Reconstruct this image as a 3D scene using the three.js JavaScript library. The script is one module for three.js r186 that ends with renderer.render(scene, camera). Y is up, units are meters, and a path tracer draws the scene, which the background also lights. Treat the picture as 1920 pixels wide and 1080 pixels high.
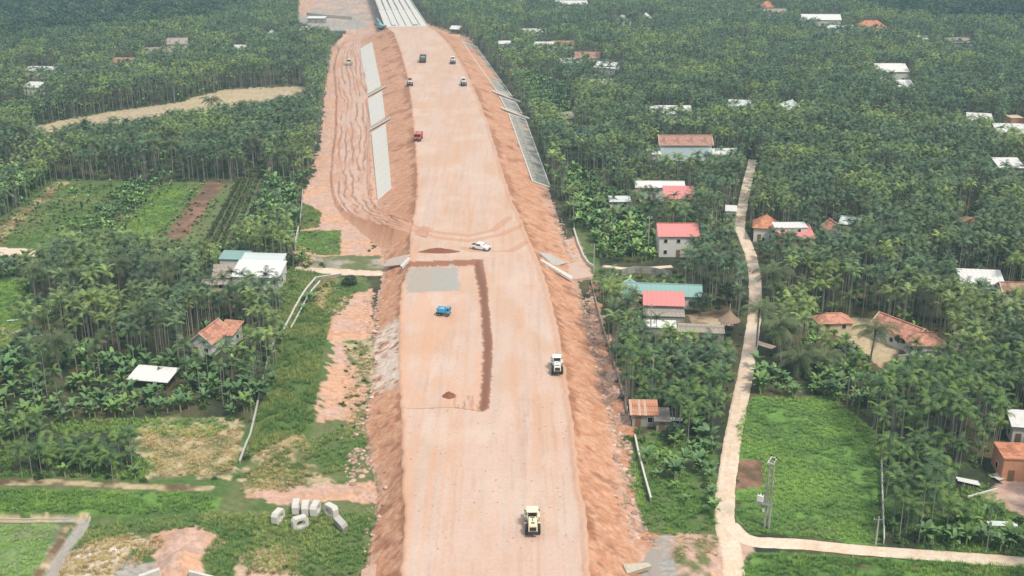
import * as THREE from 'three';
import { mergeGeometries } from 'three/addons/utils/BufferGeometryUtils.js';
import { RoundedBoxGeometry } from 'three/addons/geometries/RoundedBoxGeometry.js';

// ---------------------------------------------------------------- camera, sky, sun, exposure
const scene = new THREE.Scene();
const camera = new THREE.PerspectiveCamera(28.2, 16 / 9, 1, 9000);
camera.position.set(0, 97, 0);
camera.rotation.set(-19.7 * Math.PI / 180, 0, 0);
{ // overcast sky: brightest overhead, even all round
  const W = 64, Hh = 32, d = new Float32Array(W * Hh * 4);
  for (let j = 0; j < Hh; j++) for (let i = 0; i < W; i++) {
    const s = Math.max(0, Math.sin(((j + 0.5) / Hh - 0.5) * Math.PI)), L = 0.6 * (1 + 1.6 * s) / 2.6, k = (j * W + i) * 4;
    d[k] = L * 0.97; d[k + 1] = L; d[k + 2] = L * 1.05; d[k + 3] = 1;
  }
  const t = new THREE.DataTexture(d, W, Hh, THREE.RGBAFormat, THREE.FloatType);
  t.mapping = THREE.EquirectangularReflectionMapping; t.magFilter = t.minFilter = THREE.LinearFilter; t.needsUpdate = true;
  scene.background = t; scene.environment = t;
}
const sun = new THREE.DirectionalLight(0xfff3e2, 2.1);
sun.position.set(150, 330, -130); sun.target.position.set(0, 0, -300); sun.shadow.radius = 20; sun.castShadow = true;
sun.shadow.mapSize.set(4096, 4096);
Object.assign(sun.shadow.camera, { left: -500, right: 500, top: 700, bottom: -500, near: 1, far: 1600 });
scene.add(sun, sun.target);
const renderer = new THREE.WebGLRenderer({ antialias: true });
renderer.shadowMap.enabled = true;
renderer.toneMapping = THREE.LinearToneMapping;
renderer.toneMappingExposure = 1.62;
scene.fog = new THREE.FogExp2(0x93b6c6, 0.00029);

// ---------------------------------------------------------------- helpers
let seed = 7;
const rnd = () => { seed = (seed + 0x6D2B79F5) | 0; let t = Math.imul(seed ^ (seed >>> 15), 1 | seed); t = (t + Math.imul(t ^ (t >>> 7), 61 | t)) ^ t; return ((t ^ (t >>> 14)) >>> 0) / 4294967296; };
const rr = (a, b) => a + (b - a) * rnd(), clamp = (v, a, b) => Math.min(b, Math.max(a, v)), lerp = (a, b, t) => a + (b - a) * t;
const ss = (a, b, v) => { const t = clamp((v - a) / (b - a), 0, 1); return t * t * (3 - 2 * t); };
const hash = (i, j) => { let h = Math.imul(i, 374761393) + Math.imul(j, 668265263) | 0; h = Math.imul(h ^ (h >>> 13), 1274126177); return ((h ^ (h >>> 16)) >>> 0) / 4294967296; };
function vn(x, y) { const i = Math.floor(x), j = Math.floor(y); let a = x - i, b = y - j; a = a * a * (3 - 2 * a); b = b * b * (3 - 2 * b); return lerp(lerp(hash(i, j), hash(i + 1, j), a), lerp(hash(i, j + 1), hash(i + 1, j + 1), a), b); }
const fbm = (x, y, o = 4) => { let s = 0, a = 0.5, n = 0; for (let k = 0; k < o; k++) { s += a * vn(x + k * 17.3, y - k * 9.1); n += a; a *= 0.5; x *= 2.03; y *= 2.03; } return s / n; };
const R = (z) => 4 + 5 * clamp((-z - 180) / 550, 0, 1);            // height of the road formation
function pip(p, x, z) { let c = false; for (let i = 0, j = p.length - 1; i < p.length; j = i++) { const [a, b] = p[i], [d, e] = p[j]; if ((b > z) !== (e > z) && x < (d - a) * (z - b) / (e - b) + a) c = !c; } return c; }
function segd(x, z, a, b) { const vx = b[0] - a[0], vz = b[1] - a[1], t = clamp(((x - a[0]) * vx + (z - a[1]) * vz) / (vx * vx + vz * vz), 0, 1); return Math.hypot(x - a[0] - t * vx, z - a[1] - t * vz); }
function lined(x, z, l) { let d = 1e9; for (let i = 1; i < l.length; i++) d = Math.min(d, segd(x, z, l[i - 1], l[i])); return d; }
const bounds = (p) => [Math.min(...p.map((q) => q[0])), Math.max(...p.map((q) => q[0])), Math.min(...p.map((q) => q[1])), Math.max(...p.map((q) => q[1]))];
const atZ = (l, z) => { if (z >= l[0][1]) { const [a, b] = l; return a[0] + (b[0] - a[0]) * (z - a[1]) / (b[1] - a[1]); } for (let i = 1; i < l.length; i++) if (z >= l[i][1]) { const a = l[i - 1], b = l[i]; return lerp(a[0], b[0], (z - a[1]) / (b[1] - a[1])); } return l[l.length - 1][0]; };
const names = {};
const nm = (n) => { const k = names[n] = (names[n] ?? -1) + 1; return k ? n + '_' + String(k).padStart(3, '0') : n; };
function tag(o, name, label, category, group) { o.name = nm(name); o.userData.label = label; o.userData.category = category; if (group) o.userData.group = group; scene.add(o); return o; }
const structure = (o, name) => { o.name = nm(name); o.userData.kind = 'structure'; scene.add(o); return o; };
const stuff = (o, name, label, category) => { o.name = nm(name); o.userData.kind = 'stuff'; o.userData.label = label; o.userData.category = category; scene.add(o); return o; };
const part = (p, name, geo, mat, x = 0, y = 0, z = 0) => { const m = new THREE.Mesh(geo, mat); m.name = name; m.position.set(x, y, z); p.add(m); return m; };
const mesh = (g, m) => new THREE.Mesh(g, m);
const geoCache = {};
const box = (w, h, d, b = 0) => geoCache['b' + [w, h, d, b]] ??= b ? new RoundedBoxGeometry(w, h, d, 2, b) : new THREE.BoxGeometry(w, h, d);
const bx = (w, h, d, x = 0, y = 0, z = 0, ry = 0, rx = 0, rz = 0) => { const g = new THREE.BoxGeometry(w, h, d); if (rx) g.rotateX(rx); if (rz) g.rotateZ(rz); if (ry) g.rotateY(ry); return g.translate(x, y, z); };
const cyl = (r0, r1, h, n = 14) => geoCache['c' + [r0, r1, h, n]] ??= new THREE.CylinderGeometry(r0, r1, h, n);
function tri(pos, idx, col, uv) { const g = new THREE.BufferGeometry(); g.setAttribute('position', new THREE.Float32BufferAttribute(pos, 3)); if (col) g.setAttribute('color', new THREE.Float32BufferAttribute(col, 3)); if (uv) g.setAttribute('uv', new THREE.Float32BufferAttribute(uv, 2)); if (idx) g.setIndex(idx); g.computeVertexNormals(); return g; }
function grid(nu, nv, f, skip) { // f(i, j) -> [x, y, z, r, g, b]
  const pos = new Float32Array(nu * nv * 3), col = new Float32Array(nu * nv * 3), uv = new Float32Array(nu * nv * 2), idx = [];
  for (let j = 0; j < nv; j++) for (let i = 0; i < nu; i++) { const k = j * nu + i, v = f(i, j); pos.set([v[0], v[1], v[2]], k * 3); col.set([v[3], v[4], v[5]], k * 3); uv[k * 2] = v[0] / 9; uv[k * 2 + 1] = v[2] / 9; }
  for (let j = 0; j < nv - 1; j++) for (let i = 0; i < nu - 1; i++) { const a = j * nu + i; if (skip && skip(i, j)) continue; idx.push(a, a + 1, a + nu, a + 1, a + nu + 1, a + nu); }
  const g = new THREE.BufferGeometry(); g.setAttribute('position', new THREE.BufferAttribute(pos, 3)); g.setAttribute('color', new THREE.BufferAttribute(col, 3)); g.setAttribute('uv', new THREE.BufferAttribute(uv, 2)); g.setIndex(idx); g.computeVertexNormals(); return g;
}
function noiseTex(n, lo, hi, fn) { const d = new Uint8Array(n * n * 4); for (let j = 0; j < n; j++) for (let i = 0; i < n; i++) { const v = 255 * lerp(lo, hi, clamp(fn(i / n, j / n), 0, 1)), k = (j * n + i) * 4; d[k] = d[k + 1] = d[k + 2] = v; d[k + 3] = 255; } const t = new THREE.DataTexture(d, n, n); t.wrapS = t.wrapT = THREE.RepeatWrapping; t.magFilter = THREE.LinearFilter; t.needsUpdate = true; return t; }
// periodic noise so that the tiles meet
const pvn = (u, v, p) => { const x = u * p, y = v * p, i = Math.floor(x), j = Math.floor(y); let a = x - i, b = y - j; a = a * a * (3 - 2 * a); b = b * b * (3 - 2 * b); const m = (k) => ((k % p) + p) % p; return lerp(lerp(hash(m(i), m(j)), hash(m(i + 1), m(j)), a), lerp(hash(m(i), m(j + 1)), hash(m(i + 1), m(j + 1)), a), b); };
const grain = (u, v) => 0.34 * pvn(u, v, 23) + 0.3 * pvn(u, v, 61) + 0.36 * pvn(u, v, 140);
const soilTex = noiseTex(512, 0.76, 1.0, (u, v) => ss(0.22, 0.72, grain(u, v)));
const softTex = noiseTex(256, 0.8, 1.0, (u, v) => ss(0.2, 0.75, grain(v, u)));
const roadTex = noiseTex(256, 0.9, 1.0, (u, v) => ss(0.2, 0.75, grain(v, u)));
const streakTex = noiseTex(256, 0.68, 1.0, (u, v) => 0.5 * pvn(u, v * 0.0 + 0.3, 64) + 0.5 * grain(u, v));
const blotchTex = noiseTex(256, 0.5, 1.0, (u, v) => ss(0.2, 0.7, 0.4 * pvn(u, v, 9) + 0.35 * pvn(u, v, 24) + 0.25 * pvn(u, v, 70)));
const lin = (h) => { const c = new THREE.Color(h); return [c.r, c.g, c.b]; };
const mat = (c, o = {}) => new THREE.MeshStandardMaterial({ color: Array.isArray(c) ? new THREE.Color().setRGB(...c) : new THREE.Color(c), roughness: 0.9, ...o });
const vmat = (o = {}) => new THREE.MeshStandardMaterial({ vertexColors: true, roughness: 1, map: soilTex, bumpMap: soilTex, bumpScale: 0.06, ...o });
const mix = (a, b, t) => [lerp(a[0], b[0], t), lerp(a[1], b[1], t), lerp(a[2], b[2], t)];

// colours of the earth (linear)
const C = {
  road: [0.60, 0.41, 0.305], roadPink: [0.62, 0.455, 0.375], roadOrange: [0.60, 0.34, 0.215], slope: [0.54, 0.26, 0.15], slopePale: [0.65, 0.385, 0.255], dark: [0.27, 0.105, 0.055],
  pink: [0.6, 0.41, 0.33], pinkDark: [0.37, 0.21, 0.145], track: [0.58, 0.385, 0.31], gravel: [0.40, 0.39, 0.37], path: [0.74, 0.58, 0.44], pathWhite: [0.78, 0.66, 0.53],
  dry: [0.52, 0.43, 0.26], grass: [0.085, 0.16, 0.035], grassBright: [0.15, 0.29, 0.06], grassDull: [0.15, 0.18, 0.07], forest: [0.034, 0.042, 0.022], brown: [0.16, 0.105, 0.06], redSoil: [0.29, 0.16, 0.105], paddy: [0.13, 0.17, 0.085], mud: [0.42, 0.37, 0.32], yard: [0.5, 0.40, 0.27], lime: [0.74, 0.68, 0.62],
};

// ---------------------------------------------------------------- the lie of the land, in metres (x east, z south, the road runs north)
const leftCrest = [[-15.37,-133.82],[-15.69,-138.93],[-16.58,-153.16],[-18.58,-173.69],[-20.63,-193.21],[-22.8,-211.3],[-25.21,-237.22],[-26.83,-261.5],[-26.23,-277.43],[-28.1,-304.83],[-28.73,-331.64],[-30.85,-363.05],[-35.17,-408.7],[-41.95,-477.3],[-48.93,-540.9],[-59.6,-622.5],[-71.32,-702],[-79.5,-731.3]];
const rightCrest = [[11.12,-133.82],[11.09,-138.93],[11.38,-152.4],[11.13,-169.96],[11.02,-185.65],[10.71,-211.3],[9.95,-234.07],[8.38,-261.5],[6.8,-277.43],[3.7,-304.83],[0.32,-331.64],[-2.6,-363.05],[-5.69,-400.4],[-9.42,-445.4],[-15.18,-500.9],[-23.24,-571],[-34.42,-651.8],[-46.2,-711.5],[-52.78,-731.3]];
const leftToe = [[-22.14,-139.58],[-22.02,-144.9],[-22.79,-156.59],[-22.56,-168.14],[-25.07,-177.27],[-28.81,-193.74],[-29.11,-207.88],[-30.57,-229.69],[-33.33,-255.81],[-34.08,-279.06],[-34.16,-287.66],[-36.51,-301.48],[-40.27,-327.35],[-43.42,-351.1],[-48.22,-385.56],[-55.25,-436],[-65.68,-512.7],[-79.12,-601.5],[-91.99,-689.6],[-97.35,-737.2],[-93.07,-782.8]];
const rightToe = [[20.61,-139.58],[20.37,-147.69],[19.68,-158.95],[19.96,-177.27],[20.31,-193.74],[20.16,-221.07],[18.62,-248.81],[17.36,-274.93],[17.18,-292.14],[15.69,-316.54],[14.4,-338.85],[12.79,-371.07],[10.7,-409.4],[7.68,-466.1],[1.47,-525.7],[-6.97,-601.5],[-18.4,-689.6],[-32.15,-763.4],[-39.79,-791.4]];
const sunken = [[-43.38,-276.59],[-26.51,-277.43],[-7.52,-279.11],[-5.86,-257.76],[-4.18,-225.05],[-4.03,-208.73],[-4.26,-193.21],[-5.42,-191.66],[-10.92,-193.44],[-16.84,-192.99],[-31.64,-192.54]];
const sunkEdge = [[-35.34,-277.43],[-26.54,-277.85],[-8.2,-279.11],[-5.86,-257.76],[-4.18,-225.05],[-4.03,-208.73],[-4.28,-193.88],[-5.42,-191.66],[-10.92,-193.44],[-16.84,-192.99],[-25.71,-192.54]];
function sink(x, z) { if (x < -50 || x > 5 || z > -160 || z < -310 || !pip(sunken, x, z)) return 0; return -1.15 * ss(0, 2.0, lined(x, z, sunkEdge)); }
const roadY = (x, z) => R(z) + sink(x, z);

// mounds and hollows of the natural ground: [x, z, radius across, radius along, height]
const bumps = [];
const bump = (p, rx, rz, h) => bumps.push([p[0], p[1], rx, rz, h]);
for (const [p, rx, rz, h] of [[[-42.56,-221.07], 5, 16, 1.3], [[-41.93,-195.98], 4, 9, 1.1], [[-45.66,-263.17], 4, 6, 0.9], [[-41.98,-183.16], 5, 5, 0.8], [[-60.52,-152.03], 4, 2.5, 1.0], [[-60.24,-146.28], 5, 3, 1.1], [[-50.29,-153.53], 4, 4.5, 1.4], [[-48.94,-146.98], 3.2, 3.2, 2.0], [[-55.7,-146.98], 3, 2.2, -1.0], [[26.57,-149.11], 4.5, 5, 1.1], [[21.93,-149.4], 3.2, 6, -0.9], [[-36.74,-147.69], 3.5, 4, 0.7], [[-11.93,-212.99], 1, 1, 0]]) bump(p, rx, rz, h);
const haul = [[-97.48,-821.4],[-101.68,-771.6],[-101.15,-705.6],[-94.08,-628.4],[-83.51,-561.2],[-75.43,-500.2],[-68.57,-445.6],[-62.6,-401.1],[-57.93,-371.07],[-53.29,-347.97],[-47.88,-335.91]];
const haul2 = [[-95.06,-800.2],[-93.29,-737.2],[-89.86,-668],[-79.21,-584.8],[-69.04,-512.7],[-61.42,-445.6],[-55.73,-401.1],[-51.53,-371.07],[-47.98,-351.1],[-42.2,-335.91]];
const canal = [[-68.7,-139.58],[-68.54,-145.18],[-68.56,-155.04],[-68.58,-161.05]];
const ditch = [[-85.73,-161.05],[-77.16,-161.05],[-69.56,-161.37]];
function gh(x, z) {
  let h = 0.5 * (fbm(x / 14, z / 14, 3) - 0.5);
  for (const [a, b, rx, rz, k] of bumps) { const d = ((x - a) / rx) ** 2 + ((z - b) / rz) ** 2; if (d < 6) h += k * Math.exp(-d) * (0.8 + 0.5 * fbm(x / 1.7, z / 1.7, 2)); }
  if (x < -30 && z < -310 && z > -800) { // ruts of the haul track
    const d = lined(x, z, haul), e = lined(x, z, haul2);
    if (Math.min(d, e) < 9) h -= 0.3;
  }
  if (z > -210 && x < -50) { const d = lined(x, z, canal); if (d < 3) h -= 0.5 * ss(1.6, 0.9, d); const e = lined(x, z, ditch); if (e < 3) h -= 0.8 * ss(1.4, 0.5, e); }
  return h;
}

// ground cover zones: polygon, two tones, noise size, edge wander
const zones = [];
const zone = (poly, a, b, size = 6, wander = 1.2, f) => zones.push({ poly, a, b, size, wander, f, bb: bounds(poly) });
// left of the road
zone([[-58.89,-301.48],[-67.85,-357.54],[-69.02,-385.56],[-75.72,-445.6],[-91.22,-553.8],[-110.18,-701],[-110.21,-777.1],[-158.62,-870.9],[-215.2,-989.1],[-127.68,-1086.7],[-84.01,-837.3],[-82.48,-750.1],[-50.44,-466.1],[-35.17,-338.85],[-28.23,-287.66],[-36.11,-282.45],[-56.09,-285.47]], C.pink, C.slopePale, 7, 1.8);
zone([[-105.67,-701],[-106.42,-724.7],[-95.33,-771.6],[-85.69,-701],[-67.88,-539.4],[-51.73,-409.4],[-43.22,-344.88],[-52.35,-338.85],[-61.47,-385.56],[-72.37,-466.1]], C.track, C.pinkDark, 3.5, 0.8);
zone([[-165.88,-989.1],[-116.56,-989.1],[-93.17,-837.3],[-92.43,-777.1],[-118.68,-812.2],[-152.67,-870.9]], C.pink, C.mud, 12, 3);
zone([[-161.1,-885],[-122.2,-837.3],[-102.34,-830.9],[-98.71,-800.2],[-121.71,-782.8],[-152.74,-837.3]], C.gravel, C.mud, 12, 2);
zone([[-71.92,-320.79],[-62.27,-320.79],[-49.82,-320.79],[-46.87,-297.68],[-52.4,-297.68]], C.grassDull, C.grass, 1.2, 0.4);
zone([[-53.71,-296.75],[-34.84,-296.75],[-33.51,-284.17],[-53.06,-284.17]], C.mud, C.grassDull, 4, 1.5);
zone([[-66.57,-351.1],[-59.03,-341.84],[-56.96,-324.59],[-62.46,-321.87]], C.grass, C.brown, 2.5, 1.0);
zone([[-57.88,-287.66],[-44.93,-285.9],[-33.51,-284.17],[-33.43,-280.75],[-44.21,-280.75],[-50.56,-282.45],[-56.97,-284.17]], C.path, C.pathWhite, 5, 0.5);
// fields on the left
zone([[-164.25,-333.01],[-158.7,-381.84],[-96.79,-374.6],[-83.91,-381.84],[-68.46,-301.48],[-92.75,-301.48],[-121.41,-287.66],[-150.17,-301.48]], C.grassDull, C.grass, 9, 2);
zone([[-151.56,-311.37],[-152.06,-351.1],[-154.96,-376.74],[-150.08,-378.19],[-147.23,-338.85],[-144.28,-301.48]], C.redSoil, C.dry, 4, 1.2);
zone([[-112.29,-316.54],[-118.3,-374.6],[-109.34,-374.6],[-103.06,-338.85],[-103.06,-311.37],[-111.33,-308.85]], C.grassBright, C.grass, 5, 1.2);
zone([[-103.6,-376.74],[-96.96,-375.31],[-93.21,-311.37],[-98.98,-310.36]], C.redSoil, C.brown, 4, 0.8);
zone([[-93.23,-381.11],[-83.76,-381.11],[-74.79,-301.48],[-87.71,-299.1]], C.grassDull, C.brown, 3, 0.6);
zone([[-151.91,-305.37],[-142.76,-304.88],[-126.61,-301.48],[-124.48,-295.81],[-148.89,-298.62]], C.pathWhite, C.path, 5, 0.6);
zone([[-197.37,-466.1],[-189.27,-486],[-170.61,-506.4],[-153.88,-523.1],[-139.86,-556.7],[-102.55,-565.8],[-96.32,-536.6],[-116.14,-517.8],[-127.96,-506.4],[-145.92,-494.2],[-158.4,-474.8],[-179.16,-470.4],[-186.82,-455.6]], C.dry, C.yard, 9, 2.5);
zone([[-137.41,-279.06],[-123.67,-279.06],[-116.1,-263.17],[-108.98,-235.77],[-115.79,-229.69]], C.grassBright, C.grassDull, 5, 1.5);
zone([[-121.68,-248.81],[-113.82,-244.77],[-110.71,-234.23],[-115.02,-233.31]], C.dry, C.redSoil, 2, 1.2);
// near left: weeds, bank, bare earth
zone([[-43.97,-279.06],[-37.1,-279.06],[-32.28,-248.81],[-26.59,-218.32],[-18.32,-139.58],[-77.86,-139.58],[-93.85,-175.38],[-49.2,-177.27],[-49.99,-198.27],[-51.53,-232.7],[-50.86,-270.91]], C.grass, C.grassDull, 5, 2);
zone([[-71.03,-193.74],[-64.28,-198.27],[-51.01,-198.27],[-48.66,-183.16],[-47.63,-174.45],[-62.01,-173.52]], C.grassDull, C.dry, 2.2, 1.8);
zone([[-93.35,-174.26],[-71,-173.15],[-50.53,-171.33],[-50.09,-169.54],[-73.09,-171.33],[-92.2,-171.69]], C.brown, C.dry, 3, 0.5);
zone([[-91.56,-170.26],[-58.88,-169.01],[-47.76,-167.26],[-48.29,-162.19],[-69.85,-162.19],[-88.33,-163.02]], C.grassBright, C.grass, 3, 1.2);
zone([[-88.1,-162.52],[-77.54,-162.03],[-68.18,-162.36],[-67.93,-160.4],[-77.03,-160.72],[-87.44,-161.05]], C.dry, C.mud, 3, 0.7);
zone([[-86.87,-159.75],[-72.27,-159.43],[-70.83,-157.84],[-67.93,-139.58],[-77.86,-139.58]], C.paddy, C.grassBright, 5, 0.6, (x, z, c) => mix(c, C.mud, 0.5 * ss(0.93, 0.99, Math.sin((x * 0.8 + z * 0.55) * 1.9)) + 0.35 * fbm(x / 3, z / 3, 2)));
zone([[-71.24,-158.95],[-69.97,-158.95],[-69.09,-143.54],[-70.65,-143.54]], C.dry, C.brown, 2, 0.6);
zone([[-69.38,-161.37],[-67.73,-161.05],[-67.31,-155.04],[-66.75,-143.54],[-68.85,-143.54],[-69.52,-154.28]], C.gravel, C.mud, 3, 0.4);
zone([[-43.46,-248.81],[-41.74,-263.17],[-34.8,-270.91],[-30.21,-235.77],[-35.89,-229.69],[-29.29,-212.99],[-30.31,-195.98],[-36.37,-195.98],[-38.78,-207.88],[-37.94,-223.88]], C.pink, C.slopePale, 5, 1.6);
zone([[-37.9,-235.77],[-30.56,-238.92],[-25.81,-193.74],[-31.11,-187.28],[-28.68,-207.88]], C.grassDull, C.dry, 1.6, 1.6);
zone([[-49.47,-279.06],[-44.96,-281.17],[-44.7,-248.81],[-44.5,-232.7],[-46.67,-235.77]], C.dry, C.grassDull, 3, 1.5);
zone([[-44.72,-187.28],[-38.28,-189.39],[-33.42,-177.27],[-29.18,-173.52],[-35.53,-168.14],[-44.42,-168.14],[-47.42,-173.52]], C.grassDull, C.dry, 1.7, 2.0);
zone([[-45.5,-169.01],[-36.09,-171.33],[-29.05,-172.6],[-20.97,-173.52],[-21.05,-165.54],[-28.18,-166.4],[-38.59,-165.54]], C.slopePale, C.pink, 3, 1.2);
zone([[-67.34,-150.56],[-63.41,-155.81],[-54.85,-155.04],[-53.16,-152.03],[-57.02,-151.29],[-58.55,-143.54],[-66.35,-143.54]], C.dry, C.lime, 1.6, 1.8);
zone([[-56.13,-156.59],[-49.83,-158.16],[-44.69,-154.28],[-45.62,-151.29],[-45.93,-147.69],[-44.33,-142.87],[-53.66,-142.87],[-53.94,-149.11]], C.pink, C.slopePale, 3, 1.0);
zone([[-40.57,-150.56],[-36.27,-153.53],[-32.2,-149.11],[-30.99,-142.2],[-40.29,-142.2]], C.dry, C.pink, 1.8, 1.8);
zone([[-58.71,-147.69],[-57.16,-149.11],[-53.69,-148.26],[-53.07,-142.2],[-57.72,-142.2]], C.mud, C.gravel, 3, 0.5);
// right of the road
zone([[19.92,-279.06],[21.3,-279.06],[22.45,-198.27],[22.48,-179.2],[23.46,-156.59],[22.9,-139.58],[10.69,-139.58]], C.slope, C.pink, 3, 1.2);
zone([[22.57,-189.39],[28.01,-193.74],[37.91,-187.28],[32.67,-156.59],[25.03,-155.81],[21.36,-156.59],[20.06,-173.52],[20.12,-189.39]], C.grass, C.grassDull, 4, 1.4);
zone([[17.96,-321.87],[23.42,-321.87],[22.67,-279.06],[19.66,-274.93]], C.grass, C.grassDull, 4, 0.8);
zone([[14.4,-311.37],[18.71,-315.5],[21.03,-281.17],[17.63,-274.93],[14.52,-296.75]], C.pink, C.slopePale, 3, 0.6);
zone([[22.02,-155.04],[24.71,-156.59],[32.67,-156.59],[30.22,-142.2],[24.02,-142.2],[24.15,-149.11]], C.grassDull, C.pink, 1.8, 1.4);
zone([[20.45,-152.03],[23.42,-156.28],[25.2,-155.81],[24.18,-150.56],[24.59,-143.54],[17.82,-142.2],[19.02,-146.28]], C.mud, C.gravel, 4, 0.5);
zone([[47.56,-206.63],[63.09,-205.4],[64.64,-179.2],[57.29,-153.53],[36.86,-156.59],[36.2,-163.02],[39.16,-179.2]], C.grassBright, C.grass, 4, 1.4);
zone([[39.82,-180.77],[44.35,-180.77],[42.48,-170.79],[37.63,-169.9]], C.brown, C.redSoil, 3, 0.7);
zone([[65.11,-179.2],[79.72,-187.28],[91.19,-173.52],[80.82,-149.83],[57.07,-152.78]], C.grass, C.forest, 4, 1.0);
zone([[44.1,-158.95],[52.58,-158.95],[51.73,-155.81],[43.56,-156.59]], C.grassDull, C.brown, 2, 1);
zone([[35.7,-150.56],[39.1,-151.29],[79.76,-147.41],[75.77,-138.3],[31.06,-138.3],[34.08,-146.28]], C.grassBright, C.grass, 4, 0.8);
zone([[48.23,-148.83],[79.51,-146.84],[78.78,-145.18],[47.85,-147.41]], C.brown, C.grass, 3, 0.7);
zone([[78.35,-168.14],[83.53,-172.6],[93.68,-179.2],[85.52,-160.56],[82.13,-162.69],[79.81,-165.54]], C.yard, C.pink, 4, 0.8);
zone([[84.02,-177.27],[94.54,-181.17],[87.33,-164.7],[82.09,-164.7]], C.roadPink, C.pink, 4, 0.6);
zone([[-60.01,-263.17],[-59.66,-274.93],[-58.59,-287.66],[-50,-282.45],[-44.21,-280.75],[-50.53,-268.94],[-50.62,-240.52],[-52.11,-232.7],[-55.16,-242.14]], C.grassDull, C.grass, 3, 1.2);
// the village track
const track = [[[87.9,-409.4],[81.72,-385.56],[76.08,-362.84],[70.34,-338.85],[66.32,-320.79]], [[66.52,-321.87],[66.19,-310.36],[64.55,-292.14],[61.03,-270.91],[57.18,-252.27],[53.07,-235.77],[48.53,-218.32],[43.69,-200.6],[39.12,-183.16],[35.53,-168.14],[33.92,-158.95],[33.43,-150.56],[32.06,-139.58]], [[53.9,-235.77],[57.48,-232.09]], [[34.6,-158.95],[36.51,-154.74],[44.52,-153.53],[60.14,-150.85],[80,-147.97]], [[24,-287.66],[30.85,-285.47],[42.35,-287.66]]];
const trackW = [1.7, 1.75, 1.1, 1.6, 1.0];

zone([[32.25,-156.59],[35.24,-156.9],[37.92,-153.53],[34.51,-147.69],[32.82,-139.58],[28.62,-139.58]], C.pink, C.path, 3, 0.7);
zone([[30.19,-149.11],[34.91,-149.83],[32.82,-139.58],[28.24,-139.58]], C.slopePale, C.pink, 3, 0.5);
// yards
zone([[70.77,-248.81],[79.85,-250.18],[85.67,-248.81],[85,-231.19],[77.29,-221.07],[74.95,-232.7]], C.yard, C.dry, 4, 0.7);
zone([[41.47,-252.27],[51.85,-257.62],[50.3,-245.43],[41.61,-244.77]], C.brown, C.yard, 4, 0.8);
zone([[-92.43,-777.1],[-64.92,-837.3],[-27.49,-750.1],[0,-512.7],[7.5,-393.21],[11.45,-338.85],[14.72,-301.48],[0,-301.48],[-11.67,-409.4],[-64.43,-701]], C.pink, C.slopePale, 7, 1.5);

function groundColor(x, z) {
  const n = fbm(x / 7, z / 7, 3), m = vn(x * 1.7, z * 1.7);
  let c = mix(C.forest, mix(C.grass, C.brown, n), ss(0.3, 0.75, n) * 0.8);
  const wx = fbm(x / 2.3 + 40, z / 2.3, 3) - 0.5, wz = fbm(x / 2.3, z / 2.3 + 90, 3) - 0.5;
  for (const q of zones) {
    const [a, b, d, e] = q.bb; if (x < a - 3 || x > b + 3 || z < d - 3 || z > e + 3) continue;
    if (pip(q.poly, x + wx * 2.4 * q.wander, z + wz * 2.4 * q.wander)) { c = mix(q.a, q.b, ss(0.36, 0.66, fbm(x / q.size + 5, z / q.size, 4))); if (q.f) c = q.f(x, z, c); }
  }
  const k = 0.78 + 0.44 * m; return [c[0] * k, c[1] * k, c[2] * k];
}
function steps(list) { const r = [list[0][0]]; for (const [to, s] of list.slice(1)) { const from = r[r.length - 1], n = Math.max(1, Math.round(Math.abs(to - from) / s)); for (let i = 1; i <= n; i++) r.push(lerp(from, to, i / n)); } return r; }
{
  const xs = steps([[-6000], [-900, 900], [-480, 30], [-230, 4], [-105, 1.1], [105, 0.55], [230, 4], [480, 30], [900, 105], [6000, 900]]);
  const zs = steps([[2000], [-60, 500], [-135, 12], [-300, 0.55], [-430, 0.9], [-700, 2.2], [-1150, 8], [-7000, 900]]);
  const g = grid(xs.length, zs.length, (i, j) => { const x = xs[i], z = zs[j]; return [x, gh(x, z), z, ...groundColor(x, z)]; }, (i, j) => { const z = zs[j + 1], x0 = xs[i], x1 = xs[i + 1]; return z > -690 && z < -150 && x0 > atZ(leftToe, z) + 3.5 && x1 < atZ(rightToe, z) - 3.5; });
  const m = mesh(g, vmat()); m.receiveShadow = true; structure(m, 'ground');
}
// ---------------------------------------------------------------- the road formation
const slopeZ = steps([[-70], [-126, 2], [-330, 0.27], [-480, 0.7], [-731, 1.6]]);
const roadZ = steps([[-70], [-126, 2], [-320, 0.42], [-480, 0.8], [-731, 1.6]]);
const gravelPad = [[-27.31,-275.76],[-14.1,-276.59],[-12.54,-259.25],[-24.96,-257.76]];
const rampMarks = [[-11.3,-201.31],[-6.55,-200.59],[-5.73,-192.54],[-10.7,-192.99]];
const turnTracks = [[[-49.5,-320.42],[-39.73,-316.12],[-30.02,-309.87],[-20.52,-301.87],[-11.63,-298.97],[-5.16,-303.84],[-0.76,-316.12]], [[-49.12,-317.72],[-39.26,-311.93],[-29.66,-305.82],[-20.23,-297.06],[-11.46,-294.24],[-2.91,-299.93],[3.75,-309.87]], [[-12.66,-288.29],[-7.62,-283.42],[0,-286.05],[3.57,-292.84]]];
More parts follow.
